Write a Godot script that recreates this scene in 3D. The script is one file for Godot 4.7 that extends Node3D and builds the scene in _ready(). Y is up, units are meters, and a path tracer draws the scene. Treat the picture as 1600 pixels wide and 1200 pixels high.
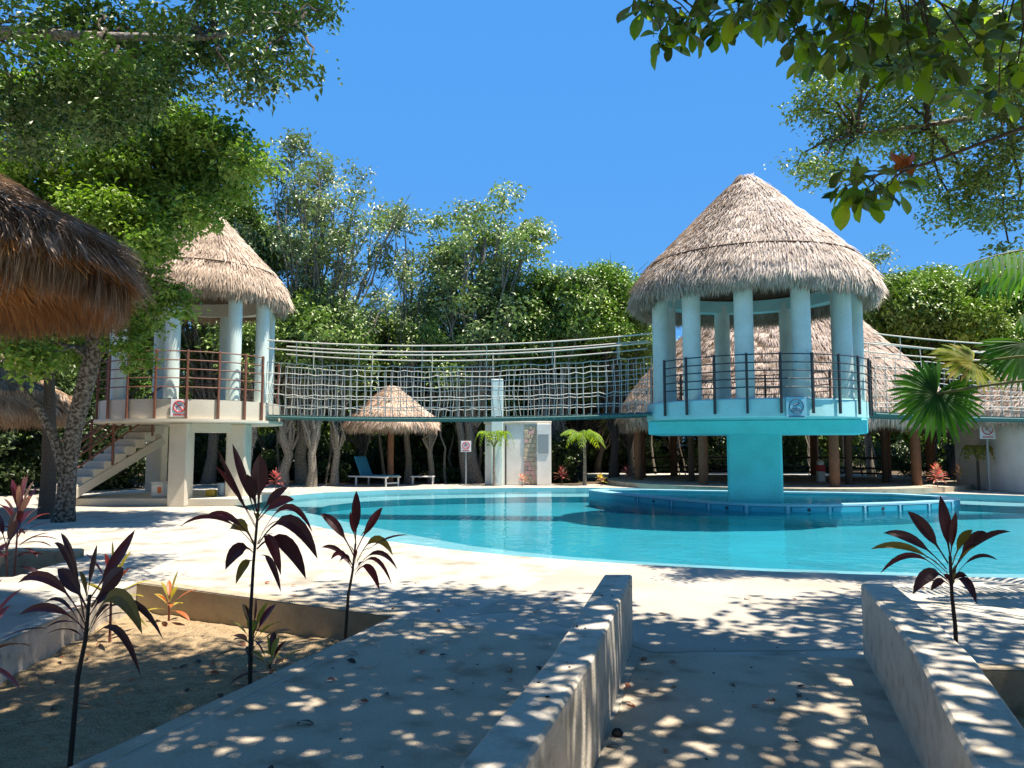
extends Node3D

# ---------------------------------------------------------------- mesh building
class MB:
	var v := PackedVector3Array()
	var n := PackedVector3Array()
	var uv := PackedVector2Array()

	func tri(a: Vector3, b: Vector3, c: Vector3, na: Vector3, nb: Vector3, nc: Vector3) -> void:
		if (a - c).cross(a - b).dot(na + nb + nc) < 0.0:
			v.append_array([a, c, b]); n.append_array([na, nc, nb])
		else:
			v.append_array([a, b, c]); n.append_array([na, nb, nc])

	func quad(a: Vector3, b: Vector3, c: Vector3, d: Vector3, nn: Vector3) -> void:
		tri(a, b, c, nn, nn, nn); tri(a, c, d, nn, nn, nn)

	func quad4(a: Vector3, b: Vector3, c: Vector3, d: Vector3, na: Vector3, nb: Vector3, nc: Vector3, nd: Vector3) -> void:
		tri(a, b, c, na, nb, nc); tri(a, c, d, na, nc, nd)

	func flat(a: Vector3, b: Vector3, c: Vector3, hint: Vector3) -> void:
		var nn := (a - c).cross(a - b).normalized()
		if nn.dot(hint) < 0.0: nn = -nn
		tri(a, b, c, nn, nn, nn)

	func flatq(a: Vector3, b: Vector3, c: Vector3, d: Vector3, hint: Vector3) -> void:
		flat(a, b, c, hint); flat(a, c, d, hint)

	# a box with chamfered edges
	func box(c: Vector3, s: Vector3, bs := Basis(), bev := 0.008) -> void:
		var h := s * 0.5
		var e := minf(bev, minf(h.x, minf(h.y, h.z)) * 0.5)
		var ax := [bs.x.normalized(), bs.y.normalized(), bs.z.normalized()]
		var hh := [h.x, h.y, h.z]
		for i in 3:
			var j := (i + 1) % 3
			var k := (i + 2) % 3
			for sg in [-1.0, 1.0]:
				var o: Vector3 = c + ax[i] * hh[i] * sg
				var p: Vector3 = ax[j] * (hh[j] - e)
				var q: Vector3 = ax[k] * (hh[k] - e)
				quad(o - p - q, o + p - q, o + p + q, o - p + q, ax[i] * sg)
			for sj in [-1.0, 1.0]:
				for sk in [-1.0, 1.0]:
					var l: Vector3 = ax[i] * (hh[i] - e)
					var a: Vector3 = c + ax[j] * hh[j] * sj + ax[k] * (hh[k] - e) * sk
					var b: Vector3 = c + ax[j] * (hh[j] - e) * sj + ax[k] * hh[k] * sk
					quad(a - l, a + l, b + l, b - l, (ax[j] * sj + ax[k] * sk).normalized())
		for sx in [-1.0, 1.0]:
			for sy in [-1.0, 1.0]:
				for sz in [-1.0, 1.0]:
					var a: Vector3 = c + ax[0] * h.x * sx + ax[1] * (h.y - e) * sy + ax[2] * (h.z - e) * sz
					var b: Vector3 = c + ax[0] * (h.x - e) * sx + ax[1] * h.y * sy + ax[2] * (h.z - e) * sz
					var d: Vector3 = c + ax[0] * (h.x - e) * sx + ax[1] * (h.y - e) * sy + ax[2] * h.z * sz
					flat(a, b, d, ax[0] * sx + ax[1] * sy + ax[2] * sz)

	func tube(pts: Array, radii: Array, sides := 8, caps := true) -> void:
		var m := pts.size()
		var up := Vector3(0.3, 0.1, 0.9)
		var prev := []
		var prevn := []
		for i in m:
			var t: Vector3 = (pts[mini(i + 1, m - 1)] - pts[maxi(i - 1, 0)]).normalized()
			if absf(t.dot(up)) > 0.95: up = Vector3(0.9, 0.2, 0.1)
			var x := up.cross(t).normalized()
			var y := t.cross(x)
			up = y
			var ring := []
			var rn := []
			for k in sides:
				var a := TAU * k / sides
				var d := x * cos(a) + y * sin(a)
				ring.append(pts[i] + d * radii[i]); rn.append(d)
			if i > 0:
				for k in sides:
					var k2 := (k + 1) % sides
					quad4(prev[k], prev[k2], ring[k2], ring[k], prevn[k], prevn[k2], rn[k2], rn[k])
			if caps and (i == 0 or i == m - 1):
				var nn := -t if i == 0 else t
				for k in sides:
					tri(pts[i], ring[k], ring[(k + 1) % sides], nn, nn, nn)
			prev = ring; prevn = rn

	# profile: points (radius, height) from the outside top round; each edge gets its own flat-in-profile normal unless smooth
	func lathe(prof: Array, segs := 32, c := Vector3.ZERO, a0 := 0.0, a1 := TAU, sm := false) -> void:
		var norms := []
		for i in prof.size() - 1:
			var e: Vector2 = prof[i + 1] - prof[i]
			norms.append(Vector2(e.y, -e.x).normalized())
		for i in prof.size() - 1:
			var n0: Vector2 = norms[i]
			var n1: Vector2 = norms[i]
			if sm:
				if i > 0: n0 = (norms[i - 1] + norms[i]).normalized()
				if i < norms.size() - 1: n1 = (norms[i + 1] + norms[i]).normalized()
			for k in segs:
				var a := a0 + (a1 - a0) * k / segs
				var b := a0 + (a1 - a0) * (k + 1) / segs
				var da := Vector3(sin(a), 0, cos(a))
				var db := Vector3(sin(b), 0, cos(b))
				var up := Vector3.UP
				var p: Vector2 = prof[i]
				var q: Vector2 = prof[i + 1]
				quad4(c + da * p.x + up * p.y, c + db * p.x + up * p.y, c + db * q.x + up * q.y, c + da * q.x + up * q.y, da * n0.x + up * n0.y, db * n0.x + up * n0.y, db * n1.x + up * n1.y, da * n1.x + up * n1.y)

	# an upright prism over a polygon given as (x, z)
	func prism(poly: PackedVector2Array, y0: float, y1: float, bev := 0.0, bottom := false) -> void:
		var p := poly
		if Geometry2D.is_polygon_clockwise(p):
			p = p.duplicate(); p.reverse()
		var m := p.size()
		var top := PackedVector2Array()
		var out := []
		for i in m:
			var e := (p[(i + 1) % m] - p[i]).normalized()
			out.append(Vector2(e.y, -e.x))
		for i in m:
			var a: Vector2 = out[(i + m - 1) % m]
			var b: Vector2 = out[i]
			var k := a + b
			if k.length() < 0.1: k = b
			top.append(p[i] - k * (bev / maxf(0.3, k.dot(b))))
		for i in m:
			var j := (i + 1) % m
			var o := Vector3(out[i].x, 0, out[i].y)
			quad(Vector3(p[i].x, y0, p[i].y), Vector3(p[j].x, y0, p[j].y), Vector3(p[j].x, y1 - bev, p[j].y), Vector3(p[i].x, y1 - bev, p[i].y), o)
			if bev > 0.0:
				quad(Vector3(p[i].x, y1 - bev, p[i].y), Vector3(p[j].x, y1 - bev, p[j].y), Vector3(top[j].x, y1, top[j].y), Vector3(top[i].x, y1, top[i].y), (o + Vector3.UP).normalized())
		var t := Geometry2D.triangulate_polygon(top)
		for i in range(0, t.size(), 3):
			tri(Vector3(top[t[i]].x, y1, top[t[i]].y), Vector3(top[t[i + 1]].x, y1, top[t[i + 1]].y), Vector3(top[t[i + 2]].x, y1, top[t[i + 2]].y), Vector3.UP, Vector3.UP, Vector3.UP)
			if bottom:
				tri(Vector3(top[t[i]].x, y0, top[t[i]].y), Vector3(top[t[i + 1]].x, y0, top[t[i + 1]].y), Vector3(top[t[i + 2]].x, y0, top[t[i + 2]].y), Vector3.DOWN, Vector3.DOWN, Vector3.DOWN)

	func sheet(poly: PackedVector2Array, y: float) -> void:
		var t := Geometry2D.triangulate_polygon(poly)
		for i in range(0, t.size(), 3):
			tri(Vector3(poly[t[i]].x, y, poly[t[i]].y), Vector3(poly[t[i + 1]].x, y, poly[t[i + 1]].y), Vector3(poly[t[i + 2]].x, y, poly[t[i + 2]].y), Vector3.UP, Vector3.UP, Vector3.UP)

	# the walls of a hole, facing inwards
	func walls(poly: PackedVector2Array, y0: float, y1: float, inward := true) -> void:
		var p := poly
		if Geometry2D.is_polygon_clockwise(p):
			p = p.duplicate(); p.reverse()
		for i in p.size():
			var j := (i + 1) % p.size()
			var e := (p[j] - p[i]).normalized()
			var o := Vector3(e.y, 0, -e.x) * (-1.0 if inward else 1.0)
			quad(Vector3(p[i].x, y0, p[i].y), Vector3(p[j].x, y0, p[j].y), Vector3(p[j].x, y1, p[j].y), Vector3(p[i].x, y1, p[i].y), o)

	# a leaf blade along a quadratic curve, folded along the midrib
	func blade(p0: Vector3, p1: Vector3, p2: Vector3, w: float, side: Vector3, fold := 0.25, start := 0.22, segs := 8, peak := 0.42) -> void:
		var pl := Vector3.ZERO
		var pm := Vector3.ZERO
		var prr := Vector3.ZERO
		for i in segs + 1:
			var t := float(i) / segs
			var c := p0.lerp(p1, t).lerp(p1.lerp(p2, t), t)
			var tg := ((p1 - p0) * (1.0 - t) + (p2 - p1) * t).normalized()
			var s := (side - tg * side.dot(tg)).normalized()
			var up := s.cross(tg)
			if up.y < 0.0: up = -up
			var u := clampf((t - start) / (1.0 - start), 0.0, 1.0)
			var f := 0.0
			if u <= 0.0: f = 0.13
			else:
				f = pow(sin(PI * pow(u, log(0.5) / log(peak))), 0.8) if u < 1.0 else 0.0
				f = maxf(f, 0.13 * (1.0 - u))
			var l := c + s * w * f + up * w * f * fold
			var r := c - s * w * f + up * w * f * fold
			if i > 0:
				flatq(pl, pm, c, l, up); flatq(prr, pm, c, r, up)
			pl = l; pm = c; prr = r

	func mesh() -> ArrayMesh:
		var a := []
		a.resize(Mesh.ARRAY_MAX)
		a[Mesh.ARRAY_VERTEX] = v
		a[Mesh.ARRAY_NORMAL] = n
		var m := ArrayMesh.new()
		m.add_surface_from_arrays(Mesh.PRIMITIVE_TRIANGLES, a)
		return m

# ---------------------------------------------------------------- naming
var used := {}
var M := {}
var G := {}

func numbered(called: String) -> String:
	var k: int = used.get(called, 0)
	used[called] = k + 1
	return called if k == 0 else "%s_%03d" % [called, k]

func tag(o: Node3D, label: String, category: String, group := "", kind := "") -> Node3D:
	if label: o.set_meta("label", label)
	if category: o.set_meta("category", category)
	if group: o.set_meta("group", group)
	if kind: o.set_meta("kind", kind)
	return o

func thing(called: String, label: String, category: String, at := Vector3.ZERO, group := "") -> Node3D:
	var o := Node3D.new()
	o.name = numbered(called)
	o.position = at
	tag(o, label, category, group)
	add_child(o, true)
	return o

func part(called: String, mb, mat: Material, parent: Node3D, kind := "") -> MeshInstance3D:
	var o := MeshInstance3D.new()
	o.mesh = mb.mesh() if mb is MB else mb
	o.material_override = mat
	if parent == self: o.name = numbered(called)
	else:
		var k := 0
		for c in parent.get_children():
			if c.name == called or c.name.begins_with(called + "_0") or c.name.begins_with(called + "_1") or c.name.begins_with(called + "_2"): k += 1
		o.name = called if k == 0 else "%s_%03d" % [called, k]
	if kind: o.set_meta("kind", kind)
	parent.add_child(o, true)
	return o

func struct(called: String, mb: MB, mat: Material, label := "") -> MeshInstance3D:
	var o := part(called, mb, mat, self, "structure")
	if label: o.set_meta("label", label)
	return o

func multi(called: String, mesh: Mesh, mat: Material, xf: Array, cols: Array, parent: Node3D, kind := "") -> MultiMeshInstance3D:
	var mm := MultiMesh.new()
	mm.transform_format = MultiMesh.TRANSFORM_3D
	mm.use_colors = true
	mm.mesh = mesh
	mm.instance_count = xf.size()
	for i in xf.size():
		mm.set_instance_transform(i, xf[i])
		mm.set_instance_color(i, cols[i])
	var o := MultiMeshInstance3D.new()
	o.multimesh = mm
	o.material_override = mat
	if parent == self: o.name = numbered(called)
	else:
		var k := 0
		for c in parent.get_children():
			if c.name.begins_with(called): k += 1
		o.name = called if k == 0 else "%s_%03d" % [called, k]
	if kind: o.set_meta("kind", kind)
	parent.add_child(o, true)
	return o

# ---------------------------------------------------------------- materials
func noise_tex(freq: float, oct: int, stops: Array, cols: Array, size := 512, sd := 1, typ := FastNoiseLite.TYPE_SIMPLEX_SMOOTH) -> NoiseTexture2D:
	var f := FastNoiseLite.new()
	f.seed = sd
	f.noise_type = typ
	f.frequency = freq
	f.fractal_octaves = oct
	var t := NoiseTexture2D.new()
	t.width = size; t.height = size
	t.seamless = true
	t.noise = f
	if stops.size():
		var g := Gradient.new()
		g.offsets = PackedFloat32Array(stops)
		g.colors = PackedColorArray(cols)
		t.color_ramp = g
	return t

func lin(r: float, g: float, b: float, a := 1.0) -> Color:
	return Color(r, g, b, a).linear_to_srgb()

func plain_mat(called: String, c: Color, rough := 0.7, spec := 0.5) -> StandardMaterial3D:
	var m := StandardMaterial3D.new()
	m.resource_name = called
	m.albedo_color = c
	m.roughness = rough
	m.metallic_specular = spec
	return m

func tri_mat(called: String, c: Color, tex: Texture2D, scale: float, rough := 0.85, bump: Texture2D = null, bump_cm := 0.0, detail: Texture2D = null, dscale := 1.0, world := true) -> StandardMaterial3D:
	var m := plain_mat(called, c, rough)
	m.albedo_texture = tex
	m.uv1_triplanar = true
	m.uv1_world_triplanar = world
	m.uv1_scale = Vector3.ONE * scale
	if bump:
		m.heightmap_enabled = true
		m.heightmap_texture = bump
		m.heightmap_scale = bump_cm
	if detail:
		m.detail_enabled = true
		m.detail_albedo = detail
		m.detail_blend_mode = BaseMaterial3D.BLEND_MODE_MUL
		m.detail_uv_layer = BaseMaterial3D.DETAIL_UV_2
		m.uv2_triplanar = true
		m.uv2_world_triplanar = world
		m.uv2_scale = Vector3.ONE * dscale
	return m

func leaf_mat(called: String, rough: float, back: Color, spec := 0.5) -> StandardMaterial3D:
	var m := StandardMaterial3D.new()
	m.resource_name = called
	m.vertex_color_use_as_albedo = true
	m.roughness = rough
	m.metallic_specular = spec
	if back.v > 0.0:
		m.backlight_enabled = true
		m.backlight = back
	return m

# ---------------------------------------------------------------- vegetation meshes
# a clump of leaves: every leaf two folded halves; long: length, wide: width, reach: radius of the clump
func leaf_clump(count: int, reach: float, long: float, wide: float, sd: int, droop := 0.25) -> ArrayMesh:
	var r := RandomNumberGenerator.new()
	r.seed = sd
	var b := MB.new()
	for i in count:
		var p := Vector3(r.randfn(), r.randfn() * 0.7, r.randfn()) * reach * 0.5
		var yaw := r.randf() * TAU
		var d := Vector3(cos(yaw), r.randf_range(-0.7, 0.45) - droop, sin(yaw)).normalized()
		var s := d.cross(Vector3.UP).normalized()
		s = s.rotated(d, r.randf_range(-0.7, 0.7))
		var up := s.cross(d)
		var l := long * r.randf_range(0.7, 1.2)
		var w := wide * r.randf_range(0.8, 1.15) * 0.5
		var e := p + d * l - up * l * 0.1
		var m := p + d * l * 0.45 + up * l * 0.03
		var f := up * w * 0.45
		b.flat(p, m, m + s * w + f, up); b.flat(m, e, m + s * w + f, up)
		b.flat(p, m, m - s * w + f, up); b.flat(m, e, m - s * w + f, up)
	return b.mesh()

# a whorl of broad leaves with more shape, for what hangs near the camera
func broad_leaf(long: float, wide: float, bend: float) -> ArrayMesh:
	var b := MB.new()
	b.blade(Vector3.ZERO, Vector3(0, long * bend, long * 0.55), Vector3(0, -long * bend * 0.6, long), wide * 0.5, Vector3.RIGHT, 0.22, 0.1, 6, 0.58)
	return b.mesh()

func rand_basis(r: RandomNumberGenerator, tilt: float, s: float) -> Basis:
	return (Basis(Vector3.UP, r.randf() * TAU) * Basis(Vector3(r.randf() - 0.5, 0, r.randf() - 0.5).normalized(), r.randfn() * tilt)).scaled(Vector3.ONE * s)

func mixc(a: Color, b: Color, t: float, k: float) -> Color:
	var c := a.lerp(b, t)
	return Color(c.r * k, c.g * k, c.b * k)

# scatter leaf clumps in balls; balls: [x, y, z, r]
func fill_balls(balls: Array, density: float, meshes: Array, a: Color, b: Color, mat: Material, parent: Node3D, sd: int, called := "crown", flat := 0.75, kind := "stuff") -> void:
	var r := RandomNumberGenerator.new()
	r.seed = sd
	var xf := []
	var cols := []
	for q: Array in balls:
		var tone := r.randf()
		var n := maxi(2, int(density * q[3] * q[3] * q[3] * 4.2 + density * 0.25 * q[3]))
		for i in n:
			var d: Vector3 = Vector3(r.randfn(), r.randfn(), r.randfn()).normalized() * pow(r.randf(), 0.42) * q[3]
			d.y *= flat
			xf.append(Transform3D(rand_basis(r, 0.35, r.randf_range(0.8, 1.2)), Vector3(q[0], q[1], q[2]) + d))
			cols.append(mixc(a, b, clampf(tone * 0.7 + r.randf() * 0.45, 0, 1), r.randf_range(0.75, 1.25)))
	multi(called, meshes[sd % meshes.size()], mat, xf, cols, parent, kind)

func curve(p: Vector3, c: Vector3, q: Vector3, n: int, wob: float, r: RandomNumberGenerator) -> Array:
	var out := []
	for i in n + 1:
		var t := float(i) / n
		var k := p.lerp(c, t).lerp(c.lerp(q, t), t)
		if i > 0 and i < n: k += Vector3(r.randfn(), r.randfn() * 0.5, r.randfn()) * wob
		out.append(k)
	return out

func taper(a: float, b: float, n: int) -> Array:
	var out := []
	for i in n + 1: out.append(lerpf(a, b, float(i) / n))
	return out

# a tree standing at base; crown: middle above the base and radii
func tree(called: String, label: String, group: String, base: Vector3, mid: Vector3, rad: Vector3, tr: float, o: Dictionary) -> Node3D:
	var r := RandomNumberGenerator.new()
	r.seed = o.get("seed", 1)
	var t := thing(called, label, "tree", base, group)
	var trunk := MB.new()
	var limbs := MB.new()
	var top := mid + Vector3(0, rad.y * 0.45, 0)
	var lean := Vector3(mid.x * 0.25 + r.randfn() * 0.15, mid.y * 0.6, mid.z * 0.25 + r.randfn() * 0.15)
	var tp := curve(Vector3(0, -0.1, 0), lean, top, 10, tr * 0.35, r)
	var trr := taper(tr, tr * 0.22, 10)
	trr[0] = tr * 1.35
	trunk.tube(tp, trr, 9)
	for f in o.get("forks", 0):
		var s := Vector3(r.randf_range(-1, 1), 0, r.randf_range(-0.6, 0.6)) * tr * 1.2
		trunk.tube(curve(s + Vector3(0, -0.1, 0), s * 1.5 + Vector3(s.x * 2.0, mid.y * 0.5, 0), mid + Vector3(s.x * 4.0, rad.y * 0.3, s.z * 3.0), 9, tr * 0.2, r), taper(tr * 0.7, tr * 0.15, 9), 8)
	var balls := []
	var n: int = o.get("clumps", 22)
	var cr: float = o.get("clump_r", 0.9)
	for i in n:
		var d := Vector3(r.randfn(), r.randfn(), r.randfn()).normalized() * pow(r.randf(), 0.38)
		var c := mid + d * rad
		balls.append([c.x, c.y, c.z, cr * r.randf_range(0.6, 1.15)])
		var tt := clampf((c.y - 0.4 * rad.y - mid.y + rad.y) / (top.y) * 0.8 + r.randf_range(-0.1, 0.05), 0.25, 0.92)
		var k: int = int(tt * 10)
		var p: Vector3 = tp[k]
		var r0: float = trr[k] * 0.55
		limbs.tube(curve(p, p.lerp(c, 0.45) + Vector3(0, -0.1 + 0.1 * rad.y, 0), c, 6, 0.12, r), taper(r0 * 0.75, 0.01, 6), 6)
		for j in o.get("twigs", 3):
			var e := c + Vector3(r.randfn(), r.randfn() * 0.6 + 0.2, r.randfn()) * cr * 0.6
			var m := p.lerp(c, r.randf_range(0.6, 0.9))
			limbs.tube([m, m.lerp(e, 0.5) + Vector3(0, 0.06, 0), e], [r0 * 0.3 + 0.006, 0.012, 0.006], 4)
	part("trunk", trunk, o.get("bark", M.bark_pale), t)
	part("limbs", limbs, o.get("bark", M.bark_pale), t)
	fill_balls(balls, o.get("density", 9.0), o.get("leaves", [G.leaf_a, G.leaf_b, G.leaf_c]), o.a, o.b, o.get("mat", M.leaf_gloss), t, o.get("seed", 1) + 100)
	return t

# ---------------------------------------------------------------- thatch
func tuft(count: int, wide: float, long: float, spread: float, sd: int) -> ArrayMesh:
	var r := RandomNumberGenerator.new()
	r.seed = sd
	var b := MB.new()
	for i in count:
		var x := r.randf_range(-spread, spread)
		var l := long * r.randf_range(0.55, 1.15)
		var p := Vector3(x, r.randf() * 0.15 * long, r.randf_range(0.0, 0.04))
		var q := p + Vector3(r.randfn() * 0.04 * long, -l * 0.5, r.randf_range(0.0, 0.09) * long)
		var e := p + Vector3(r.randfn() * 0.12 * long, -l, r.randf_range(-0.1, 0.1) * long)
		var w := Vector3(wide * r.randf_range(0.6, 1.2) * 0.5, 0, r.randf_range(-0.4, 0.4) * wide)
		b.flatq(p - w * 0.6, p + w * 0.6, q + w, q - w, Vector3.BACK)
		b.flat(q - w, q + w, e, Vector3.BACK)
	return b.mesh()

# prof: (radius, height) from the tip down to the fringe; bands of tufts laid over each other like shingles
func thatch(acc: Array, prof: Array, count: int, a: Color, b: Color, sd: int, lift := 0.12, rough := 1.0, arc0 := 0.0, arc1 := TAU) -> void:
	var r := RandomNumberGenerator.new()
	r.seed = sd
	var cum := [0.0]
	for i in prof.size() - 1:
		var e: Vector2 = prof[i + 1] - prof[i]
		cum.append(cum[i] + e.length() * maxf(0.12, (prof[i].x + prof[i + 1].x) * 0.5))
	var ns := FastNoiseLite.new()
	ns.seed = sd
	ns.frequency = 0.9
	for i in count:
		var s: float = r.randf() * cum[-1]
		var k := 0
		while k < prof.size() - 2 and cum[k + 1] < s: k += 1
		var t: float = (s - cum[k]) / maxf(1e-6, cum[k + 1] - cum[k])
		var p: Vector2 = prof[k].lerp(prof[k + 1], t)
		var e: Vector2 = (prof[k + 1] - prof[k]).normalized()
		var ang := r.randf_range(arc0, arc1)
		var rad := Vector3(sin(ang), 0, cos(ang))
		var dir := rad * e.x + Vector3.UP * e.y
		var nor := rad * -e.y + Vector3.UP * e.x
		if nor.y < -0.2: nor = rad
		dir = (dir + nor * lift * r.randf_range(0.1, 1.2) * rough + rad.cross(Vector3.UP) * r.randfn() * 0.07 * rough).normalized()
		var x := rad.cross(Vector3.UP).normalized()
		x = (x - dir * x.dot(dir)).normalized()
		var y := -dir
		var z := x.cross(y)
		if z.dot(nor) < 0.0:
			x = -x; z = -z
		var pos := rad * p.x + Vector3.UP * p.y + nor * r.randf_range(-0.02, 0.05) * rough
		var sc := r.randf_range(0.75, 1.2)
		acc[0].append(Transform3D(Basis(x, y, z).scaled(Vector3.ONE * sc), pos))
		var pat := clampf(ns.get_noise_3d(pos.x * 1.5, pos.y * 1.5, pos.z * 1.5) * 0.9 + 0.5 + r.randfn() * 0.22, 0, 1)
		acc[1].append(mixc(a, b, pat, r.randf_range(0.75, 1.2)))

func roof_shell(prof: Array, inner: Array, segs := 40) -> MB:
	var b := MB.new()
	var p := prof.duplicate()
	p.reverse()           # lathe() wants the profile upwards for outward normals
	var q := []
	for k in prof: q.append(k)
	b.lathe(p, segs, Vector3.ZERO, 0, TAU, true)
	b.lathe(inner, segs, Vector3.ZERO, 0, TAU, true)
	return b

# ---------------------------------------------------------------- small shapes
func polar(c: Vector3, rad: float, deg: float, y: float) -> Vector3:
	return Vector3(c.x + rad * sin(deg_to_rad(deg)), y, c.z + rad * cos(deg_to_rad(deg)))

func bar(a: Vector3, b: Vector3, rad: float, sides := 8) -> MB:
	var m := MB.new()
	m.tube([a, b], [rad, rad], sides)
	return m

func one_box(c: Vector3, s: Vector3, bs := Basis(), bev := 0.008) -> MB:
	var m := MB.new()
	m.box(c, s, bs, bev)
	return m

func arc_tube(c: Vector3, rad: float, y: float, d0: float, d1: float, thick: float, n := 16, sides := 6) -> MB:
	var pts := []
	var rr := []
	for i in n + 1:
		pts.append(polar(c, rad, lerpf(d0, d1, float(i) / n), y)); rr.append(thick)
	var m := MB.new()
	m.tube(pts, rr, sides)
	return m

func column(base: Vector3, rad: float, y0: float, y1: float, segs := 24) -> MB:
	var m := MB.new()
	m.lathe([Vector2(0, y0), Vector2(rad, y0), Vector2(rad, y1), Vector2(0, y1)], segs, base)
	return m

func V2(list: Array) -> PackedVector2Array:   # (x, distance in front of the camera) -> (x, z)
	var out := PackedVector2Array()
	for k in list: out.append(Vector2(k[0], -k[1]))
	return out

# ---------------------------------------------------------------- the scene
func _ready() -> void:
	var cam := Camera3D.new()
	cam.name = "camera"
	cam.position = Vector3(0, 1.3, 0)
	cam.rotation.x = deg_to_rad(4.764)
	cam.fov = 53.13
	cam.near = 0.05
	cam.far = 1500.0
	add_child(cam)
	cam.current = true
	var env := Environment.new()
	var sm := ProceduralSkyMaterial.new()
	sm.sky_top_color = Color(0.222, 0.440, 0.678)
	sm.sky_horizon_color = Color(0.31, 0.515, 0.70)
	sm.sky_curve = 0.16
	sm.ground_bottom_color = Color(0.30, 0.28, 0.24)
	sm.ground_horizon_color = Color(0.31, 0.515, 0.70)
	sm.sun_angle_max = 12.0
	var sky := Sky.new()
	sky.sky_material = sm
	env.background_mode = Environment.BG_SKY
	env.sky = sky
	env.tonemap_mode = Environment.TONE_MAPPER_LINEAR
	env.tonemap_exposure = 2.2
	env.sdfgi_enabled = true
	env.ssao_enabled = true
	env.ssil_enabled = true
	var we := WorldEnvironment.new()
	we.name = "world_environment"
	we.environment = env
	add_child(we)
	var sun := DirectionalLight3D.new()
	sun.name = "sun"
	sun.light_energy = 1.6
	sun.light_color = Color(1.0, 0.955, 0.89)
	sun.light_angular_distance = 0.53
	sun.shadow_enabled = true
	add_child(sun)
	sun.look_at_from_position(Vector3(0.30, 0.94, 0.10) * 50.0, Vector3.ZERO)

	make_materials()
	ground_and_pool()
	planters_and_ramp()
	tower_over_pool()
	tower_by_stairs()
	rope_bridges()
	palapas()
	wash_wall_and_hut()
	forest()
	near_trees()
	palms()
	cordylines()
	small_things()

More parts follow.
